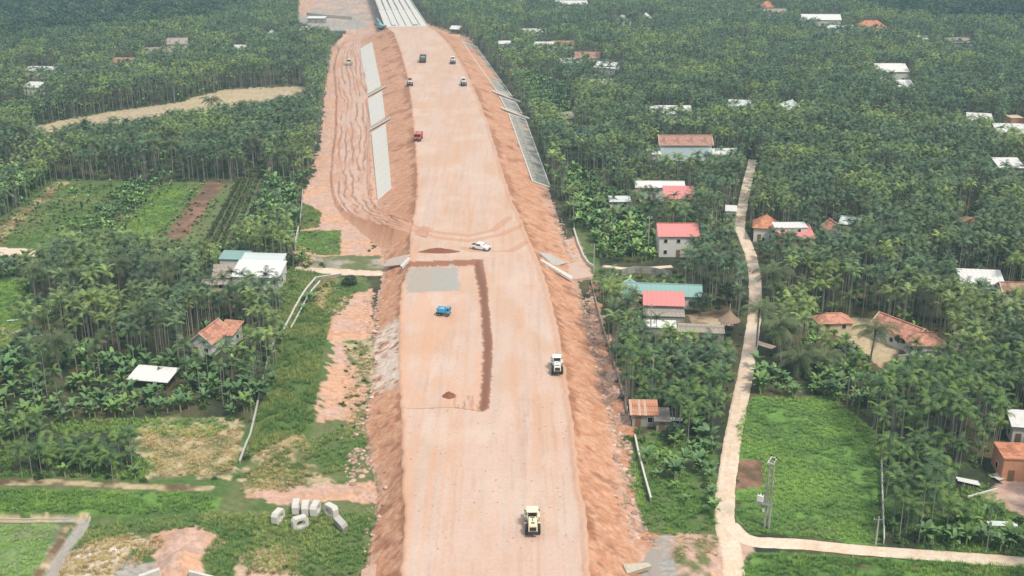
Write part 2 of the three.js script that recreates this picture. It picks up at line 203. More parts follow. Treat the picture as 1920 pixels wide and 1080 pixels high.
function roadColor(x, z, u) {
  const n = fbm(x / 6, z / 16, 4), st = fbm(x / 0.8, z / 26, 3), sp = vn(x * 1.3, z * 0.8);
  let c = mix(C.road, C.roadPink, ss(0.33, 0.6, n));
  c = mix(c, C.roadOrange, 0.4 * ss(0.5, 0.75, st)); c = mix(c, C.gravel, 0.16 * ss(0.5, 0.7, fbm(x / 1.2 + 50, z / 40, 3)));
  c = mix(c, C.lime, 0.18 * ss(0.5, 0.75, fbm(x / 9 + 30, z / 12, 3)));
  const e = Math.min(u, 1 - u); c = mix(c, C.roadOrange, 0.7 * ss(0.07, 0.0, e + 0.03 * (n - 0.5)));
  c = mix(c, C.pinkDark, 0.2 * ss(0.6, 0.72, fbm(x / 0.34 + 9, z / 14, 2)) * ss(0.45, 0.6, fbm(x / 5, z / 30 + 7, 2)));
  if (z > -225 && z < -180 && pip(rampMarks, x, z)) c = mix(c, C.dark, 0.65 * ss(0.5, 0.62, fbm(x / 0.5, z / 7, 2)));
  if (sp > 0.9) c = mix(c, C.pinkDark, 0.3 * ss(0.9, 1, sp) * ss(0.45, 0.6, n));
  if (z < -285 && z > -330) for (const l of turnTracks) { const d = lined(x, z, l); c = mix(c, C.slope, 0.7 * ss(0.75, 0.15, Math.abs(d - 0.55))); }
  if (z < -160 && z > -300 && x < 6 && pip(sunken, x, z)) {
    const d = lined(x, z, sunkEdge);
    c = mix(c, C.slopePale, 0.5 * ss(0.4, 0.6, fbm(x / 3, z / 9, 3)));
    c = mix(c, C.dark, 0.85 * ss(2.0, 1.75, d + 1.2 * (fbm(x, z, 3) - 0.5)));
    if (pip(gravelPad, x + 1.4 * (vn(x, z) - 0.5), z + 2 * (vn(z, x) - 0.5))) c = mix(C.gravel, C.mud, ss(0.4, 0.7, n));
  }
  return c;
}
{
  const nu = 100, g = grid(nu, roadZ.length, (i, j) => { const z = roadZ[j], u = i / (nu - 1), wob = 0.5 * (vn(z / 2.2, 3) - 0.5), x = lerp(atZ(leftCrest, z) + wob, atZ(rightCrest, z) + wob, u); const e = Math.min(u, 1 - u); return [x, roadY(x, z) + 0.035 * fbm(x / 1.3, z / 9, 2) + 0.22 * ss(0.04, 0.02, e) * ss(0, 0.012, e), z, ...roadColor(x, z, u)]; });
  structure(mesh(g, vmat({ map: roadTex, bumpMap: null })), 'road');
  const slope = (side, name, extra) => {
    const crest = side < 0 ? leftCrest : rightCrest, toe = side < 0 ? leftToe : rightToe, nv = 26;
    const g2 = grid(nv, slopeZ.length, (i, j) => {
      const z = slopeZ[j], t = side < 0 ? 1 - i / (nv - 1) : i / (nv - 1), wob = 0.5 * (vn(z / 2.2, 3) - 0.5), x0 = atZ(crest, z) + wob, w = 1.2 * (fbm(z / 5, 9, 3) - 0.5) * t, x1 = atZ(toe, z) + w, x = lerp(x0, x1, t), top = roadY(x0, z), low = gh(x1, z) - 0.35;
      // rills washed down the face, slanting south as they fall, and a loose toe
      const q = z - t * (3.5 + 4 * fbm(z / 9, 5, 2)) + 0.9 * fbm(x / 1.5, z / 1.5, 2), brk = fbm(z / 4 + 3, t * 3, 2), rill = 0.7 * brk * (fbm(q / 0.6 + 2 * brk, t * 11, 2) - 0.5) + 0.7 * (fbm(q / 1.9 + 31, t * 4, 2) - 0.5), lump = fbm(x / 0.9, z / 0.9, 3) - 0.5;
      const y = lerp(top, low, t ** 0.93) + (0.42 * rill + 0.55 * lump * (0.4 + 0.6 * ss(0.4, 1, t))) * ss(0, 0.08, t) * (0.25 + 0.75 * ss(-420, -320, z));
      const far = ss(-300, -430, z), pale = lerp(fbm(x / 1.5 + 7, z / 1.1, 4), fbm(q / 5 + 7, t * 2, 3), far);
      let c = mix(C.slope, C.slopePale, ss(lerp(0.36, 0.1, far), lerp(0.64, 0.8, far), pale) * 0.75);
      c = mix(c, mix(C.slope, C.slopePale, ss(0.35, 0.65, fbm(x / 1.1, z / 1.1, 3))), 0.55); c = mix(c, C.dark, 0.6 * ss(0.52, 0.75, lerp(fbm(x / 1.9 + 60, z / 2.6, 4), fbm(q / 8, t * 3 + 20, 3), far)) * ss(0.42, 0.5, fbm(x / 3, z / 3, 2)));
      c = mix(c, C.pink, 0.6 * ss(0.76, 0.82, t + 0.6 * lump)); c = mix(c, C.dark, 0.5 * ss(0.13, 0.1, t + 0.3 * (pale - 0.5)) * ss(0.38, 0.46, fbm(z / 6, 3, 2)));
      if (extra) c = extra(x, z, t, c, pale);
      const m = 0.84 + 0.32 * vn(x * 2.1, z * 2.1); return [x, y, z, c[0] * m, c[1] * m, c[2] * m];
    });
    structure(mesh(g2, vmat({ map: softTex, bumpScale: 0.08 })), name);
  };
  slope(-1, 'embankment_left', (x, z, t, c, p) => { if (z < -203 && z > -244) c = mix(c, C.lime, 0.75 * ss(0.42, 0.55, p + 0.15 * (1 - t)) * ss(-203, -210, z) * ss(-244, -238, z)); if (z > -215 && t > 0.8 && p > 0.5) c = mix(c, C.grassDull, 0.55); return c; });
  slope(1, 'embankment_right', (x, z, t, c, p) => (t > 0.85 && p > 0.52 && z > -330 ? mix(c, C.grassDull, 0.5) : c));
  // the far end of the formation falls to the bridge abutment
}

// ---- lanes: ribbons a few centimetres above the ground, with worn edges
function lane(name, line, w, a, b, y = 0.06) {
  const c = new THREE.CatmullRomCurve3(line.map((p) => new THREE.Vector3(p[0], 0, p[1]))), n = Math.round(c.getLength() / 0.55), P = c.getSpacedPoints(n), nu = 11;
  const g = grid(nu, n + 1, (i, j) => { const p = P[j], t = c.getTangentAt(j / n), u = i / (nu - 1) * 2 - 1, e = w * (1 + 0.24 * (fbm(p.x / 1.6 + (u > 0 ? 40 : 0), p.z / 1.6, 3) - 0.5)), x = p.x - t.z * u * e, z = p.z + t.x * u * e, k = fbm(x / 2.2, z / 2.2, 3); let q = mix(a, b, ss(0.38, 0.66, k)); if (Math.abs(Math.abs(u) - 0.45) > 0.35) q = mix(q, C.dry, 0.22 * ss(0.45, 0.7, fbm(x, z, 3))); const m = 0.93 + 0.12 * vn(x * 2, z * 2); return [x, gh(x, z) + y - (Math.abs(u) > 0.95 ? 0.16 : 0) + 0.03 * Math.cos(u * 9), z, q[0] * m, q[1] * m, q[2] * m]; });
  structure(mesh(g, vmat({ map: softTex, bumpScale: 0.02 })), name);
}
track.forEach((l, k) => lane('dirt_lane', l, trackW[k], C.pathWhite, C.path, 0.07 + 0.012 * k));
lane('farm_lane', [[-57.13,-285.03],[-50.34,-284.6],[-43.17,-283.3],[-33.06,-282.45]], 1.5, C.pathWhite, C.path);
lane('field_path', [[-147.65,-302.45],[-135.25,-301],[-123.9,-298.15]], 1.3, C.pathWhite, C.path);
lane('canal_path', [[-68.93,-162.03],[-68.42,-158.16],[-68.29,-152.03],[-68.27,-146.56],[-68.18,-142.2]], 0.95, C.gravel, C.mud);
{ // the rutted haul track, climbing on to the road at its near end
  const A = [...[[-98.55,-830.9],[-103.1,-771.6],[-103.74,-705.6],[-96.7,-628.4],[-86.12,-561.2],[-77.31,-500.2],[-69.84,-445.6],[-64.51,-401.1],[-60.06,-371.07],[-54.37,-346.11]], [-47.35,-330.84], [-40.06,-318.04], [-31.84,-305.06], [-23.09,-296.59]], B = [...[[-87.85,-794.3],[-88.76,-744.8],[-85.64,-689.6],[-79.56,-628.4],[-70.46,-561.2],[-62.78,-500.2],[-56.37,-445.6],[-50.77,-401.1],[-47.27,-371.07],[-44.07,-352.37]], [-40.69,-340.22], [-36.07,-327.47], [-30.84,-315.59], [-22.84,-305.82]], Y = [0, 0, 0, 0, 0, 0, 0, 0, 0, 0, 0.8, 2.6, 4.6, R([-23.32,-299.93][1]) - 0.02];
  const ca = new THREE.CatmullRomCurve3(A.map((p, i) => new THREE.Vector3(p[0], Y[i], p[1]))), cb = new THREE.CatmullRomCurve3(B.map((p, i) => new THREE.Vector3(p[0], Y[i], p[1]))), n = 420, nu = 64;
  const g = grid(nu, n + 1, (i, j) => {
    const t = j / n, a = ca.getPoint(t), b = cb.getPoint(t), u = i / (nu - 1), x = lerp(a.x, b.x, u), z = lerp(a.z, b.z, u), d = Math.hypot(b.x - a.x, b.z - a.z), m = u * d;
    const ww = 1.3 * (fbm(u * 4, t * 34, 3) - 0.5), r = Math.sin((m / Math.min(2.3, d / 5) + ww + 0.6 * fbm(t * 20, 4, 2)) * 6.2832), rut = ss(0.45, 0.95, r) * ss(0.35, 0.6, fbm(u * 6 + 3, t * 26, 2) + 0.12), berm = ss(0.1, 0.04, Math.min(u, 1 - u)) * ss(0, 0.03, Math.min(u, 1 - u));
    const flat = ss(0.97, 0.9, t), y = lerp(a.y, b.y, u) + 0.14 + (-0.32 * rut + 0.7 * berm * fbm(t * 60, u * 4, 2)) * flat + 0.1 * fbm(x, z, 2) - (i === nu - 1 ? 1.2 : 0);
    if (i === 0) { const up = Math.max(0.2, y - gh(x, z)) * ss(1, 0.94, t), nx = (a.x - b.x) / d, nz = (a.z - b.z) / d; return [x + nx * up * 1.7, y - up - 0.3, z + nz * up * 1.7, ...C.slopePale]; }
    let c = mix(C.track, C.roadPink, fbm(u * 4, t * 22, 3)); c = mix(c, C.pinkDark, 0.9 * rut * flat); c = mix(c, C.slope, 0.5 * ss(0.5, 0.6, fbm(u * 9, t * 70, 3))); c = mix(c, C.slope, 0.5 * ss(0.7, 0.85, t) + 0.5 * berm); const k = 0.92 + 0.16 * vn(x * 1.6, z * 1.6); return [x, y, z, c[0] * k, c[1] * k, c[2] * k];
  });
  structure(mesh(g, vmat({ map: softTex, bumpScale: 0.05 })), 'haul_track');
}
// ---------------------------------------------------------------- built things
const metalTex = streakTex.clone(); metalTex.repeat.set(1, 1);
const M = {
  white: mat([0.80, 0.81, 0.80], { roughness: 0.5, map: softTex }), whiteBlue: mat([0.68, 0.76, 0.77], { roughness: 0.5, map: softTex }), red: mat([0.66, 0.2, 0.17], { roughness: 0.55, map: softTex }), pinkRed: mat([0.74, 0.28, 0.27], { roughness: 0.6, map: softTex }), orange: mat([0.66, 0.28, 0.16], { roughness: 0.8, map: blotchTex }),
  tile: mat([0.64, 0.31, 0.22], { map: blotchTex, bumpMap: streakTex, bumpScale: 0.05 }), tileOld: mat([0.48, 0.27, 0.21], { map: blotchTex, bumpMap: streakTex, bumpScale: 0.05 }), fibro: mat([0.42, 0.37, 0.32], { map: blotchTex, bumpMap: streakTex, bumpScale: 0.04 }), fibroDark: mat([0.22, 0.2, 0.18], { map: streakTex }), teal: mat([0.27, 0.46, 0.44], { roughness: 0.5, map: softTex }), rust: mat([0.6, 0.28, 0.17], { map: blotchTex }), rustPale: mat([0.62, 0.44, 0.34], { map: streakTex }), thatch: mat([0.36, 0.26, 0.19], { map: streakTex, bumpMap: streakTex, bumpScale: 0.1 }),
  wallWhite: mat([0.74, 0.74, 0.72], { map: softTex }), wallBlue: mat([0.7, 0.85, 0.9], { map: softTex }), wallGrey: mat([0.38, 0.37, 0.35], { map: softTex }), wallCream: mat([0.66, 0.55, 0.40], { map: softTex }), wallOrange: mat([0.66, 0.33, 0.2], { map: softTex }), trim: mat([0.7, 0.7, 0.68]), wood: mat([0.2, 0.12, 0.07]),
  glass: new THREE.MeshPhysicalMaterial({ color: 0x1a2226, roughness: 0.12, metalness: 0 }), concrete: mat([0.50, 0.49, 0.46], { map: softTex, bumpMap: soilTex, bumpScale: 0.02 }), concreteWhite: mat([0.68, 0.67, 0.63], { map: softTex }), concreteOld: mat([0.4, 0.4, 0.36], { map: blotchTex }), steel: mat([0.35, 0.36, 0.36], { metalness: 0.6, roughness: 0.5 }), rubber: mat([0.025, 0.025, 0.025]), black: mat([0.03, 0.03, 0.032], { roughness: 0.6 }),
};
function slab(q, t = 0.1) { // four corners, thickness downwards
  const v = q.map((p) => new THREE.Vector3(...p)), n = new THREE.Vector3().subVectors(v[1], v[0]).cross(new THREE.Vector3().subVectors(v[3], v[0])).normalize().multiplyScalar(-t);
  const P = [...v, ...v.map((p) => p.clone().add(n))].flatMap((p) => p.toArray());
  const idx = [0, 1, 2, 0, 2, 3, 4, 6, 5, 4, 7, 6, 0, 4, 5, 0, 5, 1, 1, 5, 6, 1, 6, 2, 2, 6, 7, 2, 7, 3, 3, 7, 4, 3, 4, 0];
  const g = tri(P, idx).toNonIndexed(); g.computeVertexNormals();
  const uv = [], pa = g.attributes.position, e = new THREE.Vector3().subVectors(v[1], v[0]).normalize(), up = new THREE.Vector3().subVectors(v[3], v[0]).normalize(), w = new THREE.Vector3();
  for (let i = 0; i < pa.count; i++) { w.fromBufferAttribute(pa, i).sub(v[0]); uv.push(w.dot(e) / 5, w.dot(up) / 5); }
  g.setAttribute('uv', new THREE.Float32BufferAttribute(uv, 2)); return g;
}
const l3 = (a, b, t) => [lerp(a[0], b[0], t), lerp(a[1], b[1], t), lerp(a[2], b[2], t)];
function roofQuads(type, w, d, h, rh, ov) {
  const X = w / 2 + ov, Z = d / 2 + ov, e = h - rh * ov / (d / 2), top = h + rh;
  if (type === 'gable') return [[[-X, e, Z], [X, e, Z], [X, top, 0], [-X, top, 0]], [[X, e, -Z], [-X, e, -Z], [-X, top, 0], [X, top, 0]]];
  if (type === 'hip') { const r = Math.max(0.05, X - Z * 0.9); return [[[-X, e, Z], [X, e, Z], [r, top, 0], [-r, top, 0]], [[X, e, -Z], [-X, e, -Z], [-r, top, 0], [r, top, 0]], [[X, e, Z], [X, e, -Z], [r, top, -0.02], [r, top, 0.02]], [[-X, e, -Z], [-X, e, Z], [-r, top, 0.02], [-r, top, -0.02]]]; }
  return [[[-X, h, Z], [X, h, Z], [X, top, -Z], [-X, top, -Z]]]; // mono pitch, low at the front
}
const boxWin = box(1.1, 1.2, 0.08), boxPane = box(0.9, 1.0, 0.05), boxDoor = box(1.0, 2.1, 0.1), boxHandle = box(0.06, 0.16, 0.06);
const footprints = [];
// a house: p is the middle of its front eave; the front looks south before turning
function house(name, label, p, w, d, h, turn, type, rh, roofM, wallM, o = {}) {
  const g = new THREE.Group(), a = turn * Math.PI / 180, cx = p[0] - Math.sin(a) * d / 2, cz = p[1] - Math.cos(a) * d / 2, gz = type.endsWith('-end'), kind = type.replace('-end', '');
  const W = gz ? d : w, D = gz ? w : d, ov = o.ov ?? 0.5, dist = Math.hypot(cx, cz), y0 = gh(cx, cz);
  g.position.set(cx, y0, cz); g.rotation.y = a;
  const turnG = (q) => (gz ? q.rotateY(Math.PI / 2) : q);
  const walls = [];
  if (kind === 'mono') { const k = rh / (d + 2 * ov), hb = h + rh - ov * k, hf = h + ov * k; walls.push(slab([[-W / 2, hf - 0.06, D / 2], [W / 2, hf - 0.06, D / 2], [W / 2, hb - 0.06, -D / 2], [-W / 2, hb - 0.06, -D / 2]], 0.02)); const s = new THREE.Shape([new THREE.Vector2(-D / 2, -0.6), new THREE.Vector2(D / 2, -0.6), new THREE.Vector2(D / 2, hb - 0.1), new THREE.Vector2(-D / 2, hf - 0.1)]); const e = new THREE.ExtrudeGeometry(s, { depth: W, bevelEnabled: false }).rotateY(Math.PI / 2).translate(-W / 2, 0, 0); walls.length = 0; walls.push(e); }
  else if (kind === 'gable') { const s = new THREE.Shape([[-D / 2, -0.6], [D / 2, -0.6], [D / 2, h - 0.12], [0, h + rh - 0.14], [-D / 2, h - 0.12]].map((q) => new THREE.Vector2(...q))); walls.push(new THREE.ExtrudeGeometry(s, { depth: W, bevelEnabled: false }).rotateY(Math.PI / 2).translate(-W / 2, 0, 0)); }
  else walls.push(bx(W, h + 0.5, D, 0, (h - 0.7) / 2, 0).toNonIndexed());
  if (o.open) { // an open shed: posts, no walls
    for (const sx of [-1, 1]) for (const sz of [-1, 1]) part(g, 'post', box(0.16, h + 0.4, 0.16), M.wood, sx * (w / 2 - 0.2), h / 2 - 0.25, sz * (d / 2 - 0.2));
  } else part(g, 'wall', turnG(walls[0]), wallM);
  const quads = type === 'flat' ? [] : roofQuads(kind, W, D, h, rh, ov);
  if (type === 'flat') { part(g, 'roof', bx(w + 0.3, 0.2, d + 0.3, 0, h + 0.02, 0), roofM); }
  else {
    const roof = part(g, 'roof', turnG(mergeGeometries(quads.map((q) => slab(q, 0.09)))), roofM);
    if (o.sheets && dist < 420) for (const q of quads) { const n = Math.max(2, Math.round(Math.hypot(q[1][0] - q[0][0], q[1][2] - q[0][2]) / o.sheets)); for (let k = 0; k < n; k++) { const a0 = k / n + 0.004, a1 = (k + 1) / n - 0.004, up = 0.035 + 0.012 * rnd(), lift = (c) => [c[0], c[1] + up, c[2]]; part(roof, 'roof_sheet', turnG(slab([l3(q[0], q[1], a0), l3(q[0], q[1], a1), l3(q[3], q[2], a1), l3(q[3], q[2], a0)].map(lift), 0.025)), o.alt && rnd() < 0.3 ? o.alt : roofM); } }
    if (kind === 'gable') part(roof, 'ridge_cap', turnG(bx(W + 2 * ov, 0.14, 0.35, 0, h + rh + 0.06, 0)), o.ridge ?? roofM);
    if (kind === 'hip') part(roof, 'ridge_cap', turnG(bx(Math.max(0.4, W + 2 * ov - (D + 2 * ov) * 0.9), 0.14, 0.3, 0, h + rh + 0.06, 0)), o.ridge ?? roofM);
    if (o.barge) for (const s of [-1, 1]) part(roof, 'barge_board', turnG(mergeGeometries(quads.slice(0, 2).map((q) => { const A = s < 0 ? q[0] : q[1], B = s < 0 ? q[3] : q[2]; const f = q[0][2] > 0 ? 1 : -1, ss2 = f * s; const a0 = (q[0][0] < 0) === (s < 0) ? q[0] : q[1], b0 = (q[3][0] < 0) === (s < 0) ? q[3] : q[2]; return slab([[a0[0] - 0.02 * s, a0[1] + 0.1, a0[2]], [a0[0] + 0.2 * s, a0[1] + 0.1, a0[2]], [b0[0] + 0.2 * s, b0[1] + 0.1, b0[2]], [b0[0] - 0.02 * s, b0[1] + 0.1, b0[2]]], 0.25); }))), o.barge);
  }
  if (!o.open && !o.blank) {
    const n = o.win ?? Math.max(1, Math.floor(w / 3.2) - 1), rows = h > 5 ? 2 : 1;
    for (let r = 0; r < rows; r++) for (let k = 0; k <= n; k++) {
      const x = ((k + 0.5) / (n + 1) - 0.5) * w;
      if (r === 0 && k === (n >> 1)) { const dd = part(g, 'door', boxDoor, M.wood, x, 1.05, d / 2 + 0.05); part(dd, 'handle', boxHandle, M.steel, 0.36, 0, 0.06); continue; }
      const f = part(g, 'window', boxWin, M.trim, x, 1.5 + r * 3.1, d / 2 + 0.045); part(f, 'pane', boxPane, M.glass, 0, 0, 0.03);
    }
    for (const s of [-1, 1]) { const f = part(g, 'window', boxWin, M.trim, s * (w / 2 + 0.045), 1.5, 0); f.rotation.y = Math.PI / 2; part(f, 'pane', boxPane, M.glass, 0, 0, s * 0.03); }
  }
  footprints.push({ x: cx, z: cz, w: w + 2 * ov + 1, d: d + 2 * ov + 1, a, front: o.front ?? 8, h });
  return tag(g, name, label, o.cat ?? 'house', o.group);
}
// houses east of the road, near to far
house('rusty_shed', 'small shed with rusty orange corrugated roof beside the right fence', [24.67,-193.4], 4.4, 3.6, 2.6, -2, 'mono', 1.1, M.rust, M.wallGrey, { sheets: 0.55, alt: M.rustPale, cat: 'shed', front: 5, win: 1 });
house('grey_lean_to', 'narrow grey lean-to beside the rusty shed', [27.84,-191.54], 2.1, 3.8, 2.2, -3, 'mono', 0.6, M.fibroDark, M.concreteOld, { sheets: 0.8, cat: 'shed', front: 5, win: 0 });
house('teal_roof_house', 'wide house under a teal sheet roof behind the red roof', [36.29,-256.34], 17, 7, 3.6, -6, 'gable', 1.5, M.teal, M.wallWhite, { sheets: 1.1, front: 1 });
house('teal_gable_wing', 'teal roofed gable wing at the left end of the teal roof', [29.16,-255.96], 5, 7.5, 3.2, 2, 'gable-end', 1.5, M.teal, M.wallOrange, { sheets: 1.1, front: 6, barge: M.whiteBlue });
house('red_roof_annex', 'annex with flat bright red metal roof in front of the teal roof', [35.44,-250.36], 9.2, 5.4, 3.0, -5, 'mono', 1.5, M.pinkRed, M.wallGrey, { sheets: 1.1, front: 1, ov: 0.3 });
house('grey_fibro_shed', 'old grey fibre-cement roof between the red and the white roof', [34.77,-244.75], 9.2, 3.0, 2.5, -5, 'mono', 0.4, M.fibro, M.wallGrey, { sheets: 1.0, front: 1, ov: 0.2, cat: 'shed', blank: 1 });
house('white_sheet_shed', 'bright white sheet roof shed below the grey fibre-cement roof', [33.09,-238.82], 7.2, 3.4, 2.1, -5, 'mono', 0.4, M.white, M.wallGrey, { sheets: 1.1, front: 3, ov: 0.2, cat: 'shed', blank: 1 });
house('long_brown_shed', 'long low shed with brown-grey roof running toward the round hut', [41.95,-235.87], 10, 3.6, 2.0, -7, 'mono', 0.5, M.fibro, M.concreteOld, { sheets: 1.0, alt: M.fibroDark, front: 5, ov: 0.2, cat: 'shed', win: 2 });
house('red_roof_house', 'two-storey pale house with pink-red roof left of the village track', [45,-295.82], 10.4, 8, 6.2, 0, 'gable', 2.2, M.pinkRed, M.wallWhite, { sheets: 1.1, front: 9, ridge: M.orange });
house('white_roof_house', 'house with long white sheet roof behind its red hipped front roof', [47.06,-353.47], 15, 7, 4.6, -2, 'gable', 1.0, M.white, M.wallWhite, { sheets: 1.2, front: 1 });
house('red_hip_front', 'red hipped front roof below the long white sheet roof', [51.68,-342.39], 8.8, 5.5, 3.6, -3, 'mono', 2.6, M.pinkRed, M.wallWhite, { sheets: 1.1, front: 8 });
house('small_red_gable', 'small red gable porch left of the red hipped front roof', [42.58,-352.54], 4.0, 4, 3.8, 0, 'gable-end', 1.1, M.red, M.wallWhite, { front: 6 });
house('white_low_shed', 'low white shed half hidden by palms left of the small red gable', [33.49,-342.93], 6, 4, 2.6, 0, 'mono', 0.6, M.whiteBlue, M.wallWhite, { front: 10, cat: 'shed' });
house('orange_hip_house', 'white house with pyramid-shaped orange tile roof beside the village track', [71.5,-309.86], 6.4, 7, 4.4, -12, 'hip', 2.6, M.orange, M.wallWhite, { front: 10 });
house('pink_roof_house', 'house with pink-red front roof right of the orange pyramid roof', [78.72,-303.08], 9.4, 5.6, 3.2, 2, 'mono', 2.2, M.pinkRed, M.wallOrange, { sheets: 1.1, front: 8 });
house('white_strip_roof', 'white sheet roof strip behind the pink-red roof', [77.65,-305.67], 9, 3.6, 5.5, 2, 'mono', 0.5, M.white, M.wallWhite, { sheets: 1.1, front: 1, ov: 0.2 });
house('blue_hall', 'large pale blue hall with long brown tile roof at the track head', [63.11,-408.2], 18.5, 9, 6.0, 0, 'gable', 2.6, M.tileOld, M.wallBlue, { front: 36, barge: M.wallCream, win: 0, blank: 1 });
house('white_wing_shed', 'white sheet roof wing on the right of the blue hall', [76.83,-405], 10, 6, 3.0, 0, 'mono', 0.9, M.white, M.wallGrey, { sheets: 1.2, front: 18, cat: 'shed' });
house('white_side_shed', 'small white roof shed on the left of the blue hall', [51.38,-405.8], 4, 5, 3.0, 0, 'mono', 0.8, M.white, M.wallWhite, { sheets: 1.2, front: 14, cat: 'shed' });
house('tile_long_house', 'tile-roofed house with long ridge running back from the paved yard', [88.48,-229.93], 5.4, 11, 3.4, 32, 'gable-end', 2.0, M.tile, M.wallWhite, { front: 1, barge: M.wallCream });
house('tile_front_wing', 'tile-roofed front wing with hipped end above the grey yard wall', [89.06,-226.5], 7.2, 4.6, 3.2, 4, 'hip', 1.7, M.tile, M.wallWhite, { front: 9 });
house('tile_outbuilding', 'low tile-roofed outbuilding at the left of the beige yard', [73.04,-240.56], 7.6, 4.2, 2.7, 4, 'hip', 1.3, M.tile, M.wallCream, { front: 9 });
house('white_barn', 'barn with broad white sheet roof near the right edge', [115.01,-262.71], 9.6, 7.5, 2.8, -8, 'mono', 2.2, M.white, M.wallGrey, { sheets: 1.2, front: 9, cat: 'barn' });
house('brown_roof_house', 'house with brown tile roof and white wall cut by the right edge', [121.72,-256.71], 8.5, 6, 3.6, -4, 'gable', 1.8, M.tileOld, M.wallWhite, { front: 10, barge: M.wallCream });
house('red_gable_house', 'small house with faded red tile gable among palms behind the pink roof', [91.81,-311.25], 4.6, 5, 3.2, 8, 'gable-end', 1.7, M.tile, M.wallGrey, { front: 12 });
house('pale_gable_house', 'pale sheet-roofed gable just right of the faded red tile gable', [96.69,-315.88], 5, 6, 3.4, -25, 'gable', 1.2, M.whiteBlue, M.wallOrange, { front: 8 });
house('salmon_house', 'salmon walled house with white roof at the right edge above the dirt yard', [86.49,-172.94], 6.0, 6, 4.2, -6, 'flat', 0, M.orange, M.wallOrange, { front: 6 });
house('white_edge_roof', 'white sheet roof behind the salmon house at the right edge', [92.87,-186.55], 4.2, 4, 3.6, -10, 'mono', 1.2, M.white, M.wallWhite, { front: 3, cat: 'shed' });
house('small_orange_house', 'tiny orange walled house deep in the right palms', [131.22,-316.96], 3.4, 4, 3.4, 0, 'gable', 1.0, M.orange, M.wallOrange, { front: 14 });
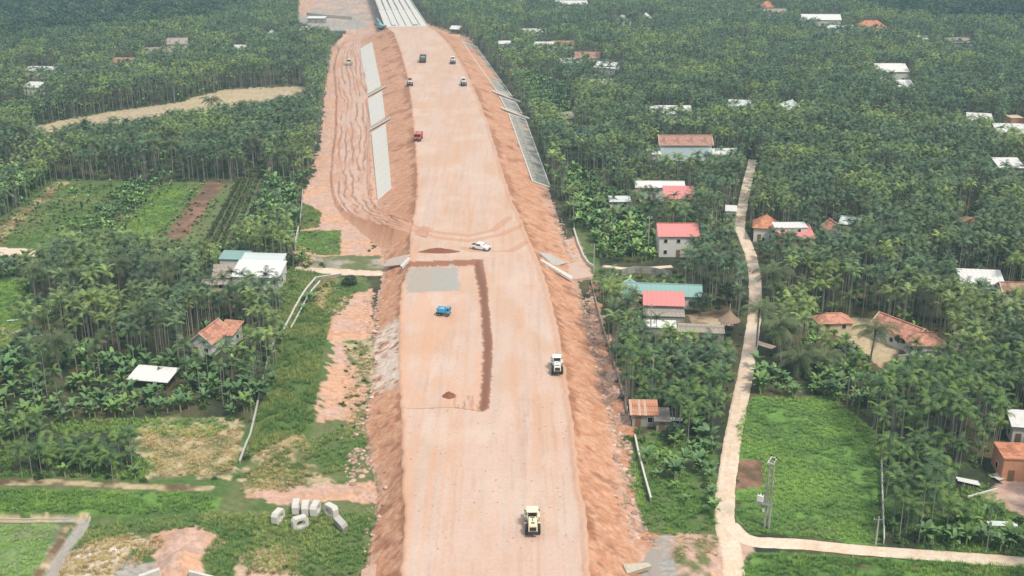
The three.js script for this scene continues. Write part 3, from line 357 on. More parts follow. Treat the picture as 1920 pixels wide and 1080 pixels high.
// far houses east: [px name, label, point, w, d, h, turn, type, rise, roof, wall]
for (const a of [
  ['brown_ridge_house', 'far house with brown tile roof in the cluster right of the road', [41.01,-631.1], 13, 8, 4.5, -6, 'gable', 2.6, M.tileOld, M.wallWhite],
  ['white_gable_house', 'far white gabled roof just below the brown tile roof', [48.03,-600.7], 11, 9, 4, -24, 'gable', 2.2, M.white, M.wallWhite],
  ['long_white_shed', 'long white shed roof lowest in the far cluster right of the road', [45.17,-555.8], 15, 6, 3, 3, 'mono', 1.2, M.white, M.wallGrey],
  ['grey_gable_house', 'far grey sheet roof at the left of the brown tile roof', [31.33,-617.2], 9, 8, 4, 18, 'gable', 1.6, M.whiteBlue, M.wallWhite],
  ['white_tower_house', 'tall narrow white house nearest the far right embankment', [-4.34,-675.3], 6.5, 6, 6, 0, 'mono', 1, M.white, M.wallWhite],
  ['white_roof_house_far', 'far white roof left of the dull brown roof beyond the white tower house', [18.96,-676.5], 11, 8, 4, 0, 'mono', 2, M.white, M.wallWhite],
  ['dull_brown_house', 'far dull brown tile roof beside the white roof', [30.22,-685.6], 13, 7, 4, 0, 'gable', 2, M.tileOld, M.wallWhite],
  ['white_strip_house', 'far thin white roof above the dull brown roof', [14.27,-742.4], 15, 8, 4, 2, 'mono', 1.6, M.white, M.wallWhite],
  ['white_pair_house', 'wide white roof alone in the palms above the blue hall', [68.71,-476.1], 13, 7, 4, 0, 'mono', 2.2, M.white, M.wallWhite],
  ['white_small_house', 'small white gable left of the wide white roof above the blue hall', [60.69,-482], 5.5, 6, 4, 20, 'gable', 1.6, M.white, M.wallWhite],
  ['grey_roof_hut', 'small grey-blue roof close to the right embankment palms', [23.92,-472.1], 6, 7, 3, 30, 'gable', 1.8, M.fibro, M.wallGrey],
  ['grey_blue_shed', 'low grey-blue roof in palms below the small grey-blue roof', [25.8,-437.6], 6, 4, 3, 0, 'mono', 1, M.whiteBlue, M.wallGrey],
  ['pale_blue_house', 'pale blue roof in palms right of the wide white roof', [98.36,-492.8], 9, 7, 4, -10, 'mono', 1.6, M.whiteBlue, M.wallBlue],
  ['white_slant_house', 'white gable with long slanting roof right of the pale blue roof', [114.31,-486.7], 7, 12, 4, -38, 'gable-end', 2.2, M.whiteBlue, M.wallCream],
  ['white_palm_house', 'white house broken up by palm crowns in the upper right', [192.32,-580.4], 15, 8, 5, 0, 'mono', 3, M.white, M.wallWhite],
  ['white_palm_shed', 'small white shed below the white house in the upper right palms', [185.62,-539.5], 7, 7, 4, 0, 'mono', 2.4, M.white, M.wallWhite],
  ['white_slab_house', 'white sloping roof with dark eave in the right palms', [191.1,-463.6], 9, 8, 3.6, -16, 'mono', 1.6, M.white, M.wallGrey],
  ['white_edge_house', 'large white roof at the right edge of the upper palms', [194.14,-436.9], 12, 8, 4, -6, 'mono', 2.2, M.white, M.wallWhite],
  ['orange_wall_house', 'orange walled house behind the large white roof at right', [205.04,-461], 5, 6, 5, 0, 'flat', 0, M.wallCream, M.wallOrange],
  ['white_right_house', 'white house under palms at the right edge below the large white roof', [168.24,-376.67], 8, 7, 5, 0, 'mono', 1.8, M.white, M.wallWhite],
  ['long_white_hall', 'long white hall roof near the top right woodland', [212.79,-803.4], 26, 12, 5, -3, 'gable', 3, M.white, M.wallWhite],
  ['orange_far_house', 'far house with bright orange tile roof before the top right woodland', [234.75,-758.9], 19, 12, 5, 0, 'hip', 4, M.orange, M.wallWhite],
  ['white_link_house', 'low white walled buildings between the long white hall and the orange roof', [214.81,-764.3], 22, 8, 4, 0, 'mono', 1, M.whiteBlue, M.wallWhite],
  ['orange_top_house', 'small far house with orange roof near the top edge right of centre', [193.18,-886.1], 10, 9, 5, 0, 'hip', 4, M.orange, M.wallWhite],
  ['grey_top_house', 'far grey roofed house with white wall below the small orange roof', [191.73,-846.3], 13, 9, 5, 0, 'gable', 2.5, M.fibro, M.wallWhite],
  ['grey_wood_house', 'long grey roof at the foot of the top right woodland', [269.74,-694.8], 15, 8, 4, 8, 'mono', 2, M.fibro, M.wallGrey],
  ['white_wood_hut', 'small white hut left of the long grey roof by the woodland', [251.66,-709.2], 5, 5, 4, 0, 'mono', 1.5, M.whiteBlue, M.wallWhite],
  ['white_top_hall', 'white roofed building at the top edge right of the bridge', [46.02,-905.4], 24, 10, 5, 0, 'mono', 2, M.white, M.wallWhite],
  ['white_twin_house', 'far white gable by a coconut palm at the top centre', [78.2,-809], 9, 8, 4, 10, 'gable-end', 3, M.white, M.wallWhite],
  ['white_twin_shed', 'far white gable right of the coconut palm at the top centre', [92.86,-821.8], 8, 8, 4, -15, 'gable-end', 3, M.white, M.wallWhite],
  ['grey_track_hut', 'small white hut in the palms just left of the track above the orange roof', [65.57,-330.69], 2.6, 3, 3, -10, 'mono', 0.8, M.white, M.wallWhite],
]) house(a[0], a[1], ...a.slice(2), { front: 11, win: 2 });
// west of the road
house('white_roof_farmhouse', 'farmhouse with broad white sheet roof beside the lane to the road', [-63.91,-269.28], 11.5, 7, 3.4, -5, 'mono', 1.8, M.white, M.wallWhite, { sheets: 1.2, front: 6 });
house('white_upper_roof', 'higher white-blue sheet roof behind the broad white farmhouse roof', [-64.04,-277.42], 10.5, 4.5, 4.6, -5, 'mono', 0.9, M.whiteBlue, M.wallWhite, { sheets: 1.2, front: 1, ov: 0.3 });
house('teal_pale_shed', 'pale teal sheet roof at the back left of the white farmhouse', [-72,-280.63], 7, 4.5, 4.4, -5, 'mono', 0.8, M.teal, M.wallWhite, { sheets: 1.2, front: 1, ov: 0.3, cat: 'shed' });
house('brown_side_shed', 'brown-grey old roof left of the white farmhouse roof', [-72.38,-271.18], 4.6, 5.5, 2.6, 8, 'mono', 1.6, M.fibro, M.wallGrey, { sheets: 1.0, front: 1, cat: 'shed' });
house('low_front_shed', 'low narrow grey shed in front of the brown-grey roof', [-73.72,-267.68], 6.2, 2.2, 2.0, 2, 'mono', 0.4, M.fibro, M.wallCream, { sheets: 1.0, front: 7, cat: 'shed' });
house('tile_gable_house', 'tile-roofed house with white gable wall facing the palms at left', [-66.7,-227.13], 5.0, 8.0, 3.4, -14, 'gable-end', 2.0, M.tile, M.wallWhite, { front: 8, barge: M.wallCream, win: 1 });
house('tile_side_wing', 'low tile-roofed wing on the right of the white gable wall', [-62.99,-232.64], 3.6, 5, 2.8, -14, 'mono', 1.3, M.tile, M.wallWhite, { front: 3, win: 0 });
house('white_sheet_lean_to', 'open shed with flat white sheet roof above the banana plants', [-73.02,-210.21], 8.0, 4.4, 2.2, -11, 'mono', 0.9, M.white, M.wallGrey, { sheets: 1.2, front: 5, open: 1, cat: 'shed' });
for (const a of [
  ['white_bay_house', 'far left white house partly behind trees, lower of the white group', [-209.11,-615.7], 12, 7, 4.5, 0, 'mono', 1.5, M.tile, M.wallWhite],
  ['white_long_house', 'far left white house with slanting roof in the middle of the white group', [-197.81,-651.3], 14, 7, 4.5, 14, 'mono', 2, M.fibro, M.wallWhite],
  ['white_peak_house', 'far left tall white gable rising over the trees', [-193.6,-671.6], 11, 9, 6.5, 8, 'gable', 2.8, M.fibro, M.wallWhite],
  ['white_small_roof', 'small white roof in palms right of the tall white gable', [-157.47,-667.7], 7, 6, 4, 0, 'mono', 1.6, M.white, M.wallWhite],
  ['white_left_hall', 'long white roof near the left edge among far trees', [-241.77,-588.5], 14, 6, 4, -2, 'mono', 1.4, M.white, M.wallWhite],
  ['white_left_shed', 'small white roof below the long white roof at far left', [-226.5,-539.5], 7, 6, 4, -10, 'mono', 1.6, M.white, M.wallWhite],
  ['grey_gable_far', 'small grey-white gable left of the dirt yard by the bridge', [-149.27,-729.3], 7, 7, 4, 20, 'gable-end', 2.6, M.whiteBlue, M.wallWhite],
  ['white_site_hut', 'small white hut right of the grey-white gable by the bridge', [-134.45,-756], 6, 5, 4, -8, 'mono', 1.5, M.white, M.wallWhite],
  ['site_office', 'low site office with white roof on the dirt beside the bridge', [-138.53,-826.2], 12, 6, 3.5, -4, 'mono', 0.8, M.white, M.wallGrey],
  ['white_top_left_house', 'white roof near the top edge in the left woodland', [-294.64,-917.4], 9, 7, 5, 0, 'mono', 2, M.white, M.wallWhite],
  ['white_wood_house', 'small white house in the upper left woodland', [-289.54,-842.8], 8, 7, 5, 0, 'mono', 2, M.whiteBlue, M.wallWhite],
]) house(a[0], a[1], ...a.slice(2), { front: 11, win: 2 });
{ // tent-like shelter by the bridge and the round thatched hut
  house('white_canopy', 'small white canopy right of the bridge abutment', [-37.83,-766.5], 6.5, 7, 3.4, -25, 'gable', 1.6, M.white, M.white, { open: 1, front: 20, cat: 'canopy' });
  const g = new THREE.Group(), p = [49.22,-242.14]; g.position.set(p[0], gh(...p), p[1]);
  part(g, 'roof', new THREE.LatheGeometry([[0.05, 5.6], [0.12, 5.0], [0.5, 4.4], [1.6, 3.3], [2.5, 2.6], [2.55, 2.5], [1.5, 3.1]].map((q) => new THREE.Vector2(...q)), 18), M.thatch);
  part(g, 'finial', cyl(0.06, 0.1, 1.0, 8), M.concrete, 0, 6.0, 0);
  for (let k = 0; k < 6; k++) part(g, 'post', cyl(0.08, 0.09, 2.9, 6), M.wood, 1.7 * Math.cos(k * 1.047), 1.3, 1.7 * Math.sin(k * 1.047));
  tag(g, 'thatched_hut', 'round thatched hut with pointed top beside the village track', 'hut'); footprints.push({ x: p[0], z: p[1], w: 5, d: 5, a: 0, front: 4, h: 3 });
}
// ---------------------------------------------------------------- walls, drains, slabs
function wallRun(name, label, pts, h, t, m, o = {}) { // a wall along a line, with a coping and posts
  const g = new THREE.Group(); g.position.set(pts[0][0], 0, pts[0][1]);
  for (let i = 1; i < pts.length; i++) {
    const a = pts[i - 1], b = pts[i], L = Math.hypot(b[0] - a[0], b[1] - a[1]), n = Math.max(1, Math.round(L / (o.bay ?? 3))), ang = Math.atan2(-(b[1] - a[1]), b[0] - a[0]);
    for (let k = 0; k < n; k++) {
      const u = (k + 0.5) / n, x = lerp(a[0], b[0], u), z = lerp(a[1], b[1], u), y = gh(x, z), l = L / n - (o.gap ?? 0.03);
      const w = part(g, o.part ?? 'wall_panel', bx(l, h + 0.4, t, 0, h / 2 - 0.2, 0, ang, 0, rr(-0.02, 0.02)), m, x - pts[0][0], y, z - pts[0][1]);
      if (o.cap) part(w, 'coping', bx(l + 0.01, 0.1, t + 0.12, 0, h + 0.03, 0, ang), o.cap);
      if (o.post && (k % (o.every ?? 1)) === 0) { const px = lerp(a[0], b[0], k / n), pz = lerp(a[1], b[1], k / n); part(g, 'post', box(0.2, h + 0.7, 0.2), o.post, px - pts[0][0], gh(px, pz) + h / 2, pz - pts[0][1]); }
    }
  }
  return tag(g, name, label, o.cat ?? 'wall');
}
wallRun('concrete_fence', 'long thin pale fence at the foot of the right embankment', [[20.07,-274.93],[20.36,-252.27],[21.08,-232.7],[21.71,-215.62],[22.08,-205.4],[22.21,-193.74]], 0.9, 0.14, M.concreteOld, { post: M.concreteWhite, cat: 'fence' });
wallRun('garden_wall', 'short grey garden wall beside the banana plants by the pond', [[22.49,-188.54],[22.5,-181.17],[22.62,-173.52],[22.82,-165.72]], 1.0, 0.18, M.concreteOld, { cap: M.concreteWhite });
wallRun('drain_channel', 'pale curved drain wall above the right underpass', [[18.06,-320.79],[18.52,-306.36],[19.34,-294.89],[20.38,-288.55],[21.62,-285.9]], 0.9, 0.35, M.concreteWhite, { gap: 0.01 });
wallRun('boundary_wall', 'white post wall between the green field and the palm plot', [[64.71,-178.81],[62.92,-172.6],[61.12,-166.4],[59.03,-158.95],[57.46,-153.53]], 1.1, 0.14, M.concreteWhite, { post: M.concreteWhite, bay: 2.4 });
wallRun('lane_wall', 'long low grey wall between the left palms and the grassy bank', [[-47.69,-178.81],[-48.09,-189.39],[-50.14,-207.88],[-51.53,-221.07],[-52.35,-233.31]], 0.7, 0.25, M.concreteOld, { cap: M.concrete });
wallRun('irrigation_channel', 'old concrete channel wall climbing to the farm lane', [[-51.77,-241.49],[-51.78,-255.1],[-51.2,-268.94],[-50.3,-277.4],[-44.21,-280.75]], 0.6, 0.3, M.concreteOld, { cap: M.concreteWhite });
wallRun('irrigation_channel', 'second side of the old concrete channel beside the grassy bank', [[-50.31,-242.79],[-50.13,-255.81],[-49.54,-267.77],[-48.82,-274.93]], 0.5, 0.25, M.concreteOld, { cap: M.concreteWhite });
wallRun('plot_wall', 'upright pale wall left of the haul track above the farm lane', [[-62.95,-327.35],[-65.49,-344.88],[-68.24,-362.84]], 1.4, 0.2, M.concrete, {});
wallRun('plot_wall_lower', 'lower pale wall piece beside the vegetable patch left of the road', [[-60.09,-302.45],[-61.26,-312.4],[-62.08,-319.72]], 1.6, 0.25, M.concreteWhite, {});
wallRun('canal_edge', 'thin concrete edge of the ditch beside the paddy', [[-82.57,-161.7],[-77.41,-161.7],[-71.45,-161.86]], 0.25, 0.2, M.concrete, {});
wallRun('yard_wall', 'grey wall in front of the tile-roofed front wing', [[81.4,-222.75],[86.25,-224.45],[94.1,-227.34],[96.8,-229.69]], 1.9, 0.2, M.wallGrey, { cap: M.concreteOld });
wallRun('track_wall', 'low pale wall right of the track behind the yard', [[98.73,-274.12],[104.94,-272.51],[111.09,-270.91]], 1.2, 0.2, M.concrete, {});
wallRun('back_wall', 'grey block wall behind the teal roof', [[28.24,-279.9],[31.94,-282.45],[36.29,-281.59],[41.11,-278.23]], 1.8, 0.2, M.concreteOld, {});
wallRun('site_wall', 'pale retaining wall across the dirt yard left of the bridge', [[-153.26,-874.4],[-137.21,-860.5],[-115.85,-847.1]], 2.2, 0.4, M.concrete, {});
// a slab lying on the embankment: corners given at ground or road height
function slopeSlab(name, label, q, m, t, cat, n = 0, kerb) {
  const g = new THREE.Group(), o = q[0]; g.position.set(...o); const L = q.map((p) => [p[0] - o[0], p[1] - o[1], p[2] - o[2]]);
  if (n) for (let k = 0; k < n; k++) { const a = k / n + 0.0015, b = (k + 1) / n - 0.0015, up = rr(0, 0.03), f = (c) => [c[0], c[1] + up, c[2]]; part(g, 'slab', slab([l3(L[0], L[3], a), l3(L[1], L[2], a), l3(L[1], L[2], b), l3(L[0], L[3], b)].map(f), t), m); }
  else part(g, 'slab', slab(L, t), m);
  if (kerb) { const e = [[0, 1], [1, 2], [2, 3], [3, 0]]; for (const [i, j] of e) { const a = new THREE.Vector3(...L[i]), b = new THREE.Vector3(...L[j]), c = a.clone().add(b).multiplyScalar(0.5), len = a.distanceTo(b), k = part(g, 'kerb', box(0.4, 0.5, +len.toFixed(2)), kerb, c.x, c.y + 0.05, c.z); k.quaternion.setFromUnitVectors(new THREE.Vector3(0, 0, 1), b.sub(a).normalize()); } }
  return tag(g, name, label, cat);
}
const onSlope = (side, z, t, lift = 0.35) => { const c = atZ(side < 0 ? leftCrest : rightCrest, z), w = atZ(side < 0 ? leftToe : rightToe, z); return [lerp(c, w, t), lerp(R(z), gh(w, z) - 0.35, t ** 0.93) + lift, z]; };
{
  const row = (py) => [-84.35,-678.7][1] * 0 + py;
  const spans = [[[-89.64,-696.4][1], [-68.55,-545.1][1], 'topmost pale concrete slope lining left of the road'], [[-66.9,-531.1][1], [-57.51,-470.4][1], 'middle pale concrete slope lining left of the road'], [[-56.47,-455.6][1], [-43.85,-354.94][1], 'nearest pale concrete slope lining left of the road']];
  for (const [z0, z1, label] of spans) slopeSlab('slope_lining', label, [onSlope(-1, z1 - 0, 0.93), onSlope(-1, z1 - 7, 0.6), onSlope(-1, z0 - 7, 0.6), onSlope(-1, z0, 0.93)], M.concreteWhite, 0.3, 'slope lining', 10);
  for (const [z, label] of [[[-67.72,-538][1], 'upper concrete drain chute between the left slope linings'], [[-57.31,-462.9][1], 'lower concrete drain chute between the left slope linings']]) slopeSlab('drain_chute', label, [onSlope(-1, z + 3, 1.0, 0.6), onSlope(-1, z - 6, 0.5, 0.6), onSlope(-1, z - 9, 0.5, 0.6), onSlope(-1, z - 1, 1.0, 0.6)], M.concreteOld, 0.3, 'drain', 0, M.concrete);
  const rs = [[[-24.31,-705.6][1], [-5,-536.6][1], 'topmost grey lined strip along the right embankment'], [[-2.44,-523.1][1], [3.48,-495.4][1], 'short middle grey lined strip along the right embankment'], [[3.41,-483.7][1], [10.63,-369.67][1], 'nearest grey lined strip along the right embankment']];
  for (const [z0, z1, label] of rs) slopeSlab('toe_lining', label, [onSlope(1, z1, 0.62, 0.3), onSlope(1, z1, 0.99, 0.3), onSlope(1, z0, 0.99, 0.3), onSlope(1, z0, 0.62, 0.3)], M.concreteOld, 0.3, 'slope lining', 8, M.concreteWhite);
  for (const [z, label] of [[[-3.71,-529.8][1], 'upper pale drain chute crossing the right embankment'], [[3.44,-489.5][1], 'lower pale drain chute crossing the right embankment']]) slopeSlab('toe_chute', label, [onSlope(1, z + 0.5, 0.5, 0.55), onSlope(1, z + 6, 1.25, 0.9), onSlope(1, z + 3, 1.25, 0.9), onSlope(1, z - 2.5, 0.5, 0.55)], M.concrete, 0.3, 'drain', 0, M.concreteWhite);
  // underpass aprons either side
  const P3 = (p, h) => [p[0], h, p[1]];
  slopeSlab('underpass_wing', 'grey concrete wing slab where the right underpass meets the road', [P3([11.04,-281.14], 2.4), P3([14.42,-285.55], 1.8), P3([9.74,-284.63], 4.7), P3([6.94,-284.13], 5.2)], M.concrete, 0.4, 'slab');
  slopeSlab('underpass_edge', 'pale slanting parapet of the right underpass', [P3([15.02,-272.01], 1.9), P3([15.41,-274.46], 1.9), P3([7.63,-278.25], 5.2), P3([7.08,-277.82], 5.2)], M.concreteWhite, 0.6, 'parapet');
  slopeSlab('underpass_floor', 'pinkish underpass floor slab below the right parapet', [P3([15.45,-275.11], 0.8), P3([20.77,-277.59], 0.8), P3([18.48,-290.18], 0.8), P3([11.47,-284.85], 0.8)], mat([0.62, 0.45, 0.38], { map: soilTex }), 0.8, 'slab');
  slopeSlab('left_underpass_wing', 'triangular concrete wing slab at the left underpass by the farm lane', [P3([-33.65,-283.23], 1.5), P3([-28.35,-277.84], 3.9), P3([-26.51,-282.34], 5.3), P3([-32.48,-285.8], 2.7)], mat([0.6, 0.5, 0.44], { map: softTex }), 0.4, 'slab');
  slopeSlab('left_underpass_parapet', 'white concrete parapet corner at the left underpass', [P3([-28.24,-274.02], 4.9), P3([-27.63,-273.18], 4.9), P3([-25.94,-278.81], 5.3), P3([-26.56,-279.69], 5.3)], M.concreteWhite, 0.7, 'parapet');
  slopeSlab('pond_headwall', 'concrete culvert slab at the pond below the right embankment', [P3([16.83,-143.65], 1.3), P3([20.77,-146.49], 0.7), P3([20.34,-147.03], 0.9), P3([16.37,-145.53], 1.7)], mat([0.55, 0.5, 0.4], { map: soilTex }), 0.8, 'culvert');
  slopeSlab('lower_culvert', 'small concrete culvert slab at the foot of the left embankment', [P3([-21.96,-142.3], 1.2), P3([-19.71,-141.71], 1.6), P3([-19.97,-145.5], 1.8), P3([-22.11,-144.75], 1.2)], mat([0.6, 0.4, 0.31], { map: soilTex }), 1.0, 'culvert');
  slopeSlab('headwall_left', 'left white concrete wing wall at the bottom left earth ramp', [P3([-53.92,-142.24], 1.6), P3([-51.37,-143.69], 1.9), P3([-51.68,-144.24], 1.9), P3([-54.39,-142.78], 1.6)], M.concreteWhite, 1.4, 'wing wall');
  slopeSlab('headwall_right', 'right white concrete wing wall at the bottom left earth ramp', [P3([-47.02,-143.15], 1.9), P3([-43.04,-141.97], 1.6), P3([-43.17,-142.51], 1.6), P3([-47.17,-143.69], 1.9)], M.concreteWhite, 1.4, 'wing wall');
}
{ // muddy pond and pool
  const w = new THREE.MeshPhysicalMaterial({ color: new THREE.Color().setRGB(0.34, 0.30, 0.26), roughness: 0.25 });
  const pond = (pts, y) => { const s = new THREE.Shape(pts.map((p) => new THREE.Vector2(p[0], -p[1]))); return structure(mesh(new THREE.ShapeGeometry(s).rotateX(-Math.PI / 2).translate(0, y, 0), w), 'pond_water'); };
  pond([[19.72,-149.11],[23.04,-156.59],[25.55,-156.59],[24.75,-150.56],[25.18,-142.2],[17.43,-142.2]], -0.42); pond([[-58.86,-147.41],[-57.25,-149.4],[-53.37,-148.54],[-51.91,-140.88],[-58.06,-140.88]], -0.5);
}
// ---------------------------------------------------------------- precast culvert rings: chamfered octagon boxes
{
  const s = new THREE.Shape([[-0.85, -1.05], [0.85, -1.05], [1.3, -0.6], [1.3, 0.6], [0.95, 1.05], [-0.95, 1.05], [-1.3, 0.6], [-1.3, -0.6]].map((p) => new THREE.Vector2(...p)));
  s.holes.push(new THREE.Path([[-0.4, -0.6], [-0.75, -0.3], [-0.75, 0.3], [-0.4, 0.6], [0.4, 0.6], [0.75, 0.3], [0.75, -0.3], [0.4, -0.6]].map((p) => new THREE.Vector2(...p))));
  const g0 = new THREE.ExtrudeGeometry(s, { depth: 1.05, bevelEnabled: true, bevelSize: 0.03, bevelThickness: 0.03, bevelSegments: 1 }).translate(0, 1.05, -0.52);
  const G = 'precast culvert rings on the grass';
  for (const [p, turn, lean, label] of [[[-37.36,-160.07], 1.25, 0, 'leftmost concrete culvert ring standing apart on the grass'], [[-34.95,-162.85], 1.62, 0, 'culvert ring at the left end of the upright row'], [[-33.34,-162.52], 1.6, 0, 'culvert ring second from left in the upright row'], [[-31.76,-162.36], 1.42, 0, 'culvert ring third from left in the upright row'], [[-33.56,-158.31], 0.55, 0, 'culvert ring in front of the row with open side facing out'], [[-29.18,-161.86], -0.75, 0, 'culvert ring turned away at the right end of the row'], [[-27.07,-158.47], 2.3, 0.45, 'dirty tilted culvert ring lowest at the right end']]) {
    const g = new THREE.Group(); g.position.set(p[0], gh(...p) - 0.1, p[1]); g.rotation.set(lean, turn, 0); g.scale.setScalar(0.98); part(g, 'ring', g0, lean ? M.concrete : M.concreteWhite); tag(g, 'culvert_ring', label, 'culvert ring', G);
  }
}
// ---------------------------------------------------------------- loose soil heaps on the road
function heap(name, label, p, rx, rz, h, m, turn = 0) {
  const geo = new THREE.CircleGeometry(1, 40, 0, 6.2832); const nr = 14, na = 40, pos = [], idx = [];
  for (let i = 0; i <= nr; i++) for (let k = 0; k < na; k++) { const r = i / nr, a = k / na * 6.2832, e = 1 + 0.35 * (fbm(Math.cos(a) * 2 + p[0], Math.sin(a) * 2 + p[1], 3) - 0.5); pos.push(Math.cos(a) * r * rx * e, h * (Math.cos(r * 3.1416) * 0.5 + 0.5) * (0.7 + 0.7 * fbm(Math.cos(a) * r * 5 + 3, Math.sin(a) * r * 5, 3)) - 0.12 * r, Math.sin(a) * r * rz * e); }
  for (let i = 0; i < nr; i++) for (let k = 0; k < na; k++) { const a = i * na + k, b = i * na + (k + 1) % na; idx.push(a, b, a + na, b, b + na, a + na); }
  const o = mesh(tri(pos, idx), m); o.position.set(p[0], roadY(...p) + 0.02, p[1]); o.rotation.y = turn; return tag(o, name, label, 'soil heap');
}
const darkSoil = mat([0.24, 0.095, 0.055], { roughness: 1 });
heap('soil_heap', 'long dark red soil heap across the road beyond the sunken bay', [-19.22,-285.17], 6.8, 1.9, 1.0, darkSoil);
heap('soil_heap', 'small dark soil heap at the near end of the sunken bay', [-12.09,-200.83], 1.6, 1.8, 0.8, darkSoil);
// ---------------------------------------------------------------- machines; every one faces -z before turning
const paint = (c) => new THREE.MeshPhysicalMaterial({ color: new THREE.Color(c), roughness: 0.45, clearcoat: 0.3 });
const V = { tarp: paint(0x69c0e8), cream: paint(0xf3ecc8), white: paint(0xf2f4f0), yellow: paint(0xe8c66a), blue: paint(0x4aa6d4), red: paint(0xc8563f), grey: paint(0x59635f), paleBlue: paint(0x8fc4cc), sand: mat([0.55, 0.36, 0.27], { map: soilTex }) };
function wheel(g, r, w, x, y, z) { const t = part(g, 'wheel', cyl(r, r, w, 18), M.rubber, x, y, z); t.rotation.z = Math.PI / 2; part(t, 'rim', cyl(r * 0.55, r * 0.55, w + 0.04, 12), M.steel); return t; }
function place(g, p, turn, name, label, cat, group) { g.position.set(p[0], roadY(...p) + 0.05, p[1]); g.rotation.y = turn * Math.PI / 180; return tag(g, name, label, cat, group); }
function roller(p, turn, label, hood, roof, slots) {
  const g = new THREE.Group();
  const d = part(g, 'drum', cyl(0.78, 0.78, 2.0, 28), M.steel, 0, 0.78, -2.35); d.rotation.z = Math.PI / 2;
  part(g, 'drum_frame', mergeGeometries([bx(0.18, 0.5, 2.3, -1.1, 0.85, -2.3), bx(0.18, 0.5, 2.3, 1.1, 0.85, -2.3), bx(2.38, 0.5, 0.3, 0, 0.85, -3.3), bx(2.38, 0.6, 0.3, 0, 0.95, -1.3)]), hood);
  part(g, 'chassis', box(1.5, 0.7, 3.0, 0.08), M.black, 0, 0.95, 0.4);
  const sh = new THREE.Shape([[-0.62, 0], [0.62, 0], [0.62, 0.7], [0.5, 0.95], [-0.5, 0.95], [-0.62, 0.7]].map((q) => new THREE.Vector2(...q)));
  const hd = part(g, 'hood', new THREE.ExtrudeGeometry(sh, { depth: 2.5, bevelEnabled: true, bevelSize: 0.06, bevelThickness: 0.08, bevelSegments: 2 }), hood, 0, 1.15, 0.35);
  if (slots === 1) { part(hd, 'vent', box(0.7, 0.03, 0.24), M.black, 0, 1.03, 0.25); part(hd, 'vent', box(0.5, 0.03, 0.24), M.black, 0, 1.03, 1.75); part(hd, 'vent', box(0.7, 0.03, 0.12), M.black, 0, 1.03, 2.1); part(hd, 'exhaust_stack', cyl(0.06, 0.08, 0.5, 8), M.black, 0, 1.2, 1.2); }
  else { part(hd, 'vent', box(0.9, 0.03, 0.4), M.black, 0, 1.03, 2.05); part(hd, 'vent', box(0.5, 0.03, 0.2), M.steel, -0.1, 1.03, 0.8); part(hd, 'exhaust_stack', cyl(0.06, 0.08, 0.5, 8), M.steel, 0.4, 1.2, 0.5); }
  part(hd, 'radiator_grille', box(1.0, 0.6, 0.06), M.black, 0, 0.4, 2.6);
  part(g, 'cab', mergeGeometries([...[-1, 1].flatMap((s) => [bx(0.1, 1.5, 0.1, s * 0.72, 2.1, 0.2), bx(0.1, 1.5, 0.1, s * 0.68, 2.1, -1.1)]), bx(1.5, 0.5, 1.3, 0, 1.4, -0.45)]), hood);
  part(g, 'cab_glass', box(1.38, 1.2, 1.22), M.glass, 0, 2.2, -0.45);
  part(g, 'cab_roof', box(1.75, 0.16, 1.75, 0.06), roof, 0, 2.92, -0.45);
  for (const s of [-1, 1]) { wheel(g, 0.8, 0.48, s * 0.92, 0.8, 1.6); part(g, 'mirror', box(0.1, 0.3, 0.2), M.black, s * 1.1, 2.3, -1.2); part(g, 'step', box(0.35, 0.1, 0.7), hood, s * 1.0, 0.8, 0.2); }
  part(g, 'rear_bumper', box(1.7, 0.35, 0.3, 0.05), M.black, 0, 0.9, 2.9);
  return place(g, p, turn, 'road_roller', label, 'road roller', 'road rollers on the red earth road');
}
roller([3.08,-151.63], 1, 'cream road roller with black hood vents nearest the camera', V.cream, V.cream, 1);
roller([8.95,-210.01], 0, 'white road roller at the right road edge by the rills', V.white, V.white, 2);
roller([-46.76,-526.9], 4, 'white road roller near the left road edge far up the road', V.white, V.sand, 2).scale.setScalar(1.12);
roller([-22.28,-526.9], 6, 'white road roller at the far right road edge, lower of two', V.white, V.white, 2).scale.setScalar(1.12);
roller([-30.18,-588.9], 6, 'white road roller at the far right road edge, upper of two', V.white, V.white, 2).scale.setScalar(1.12);
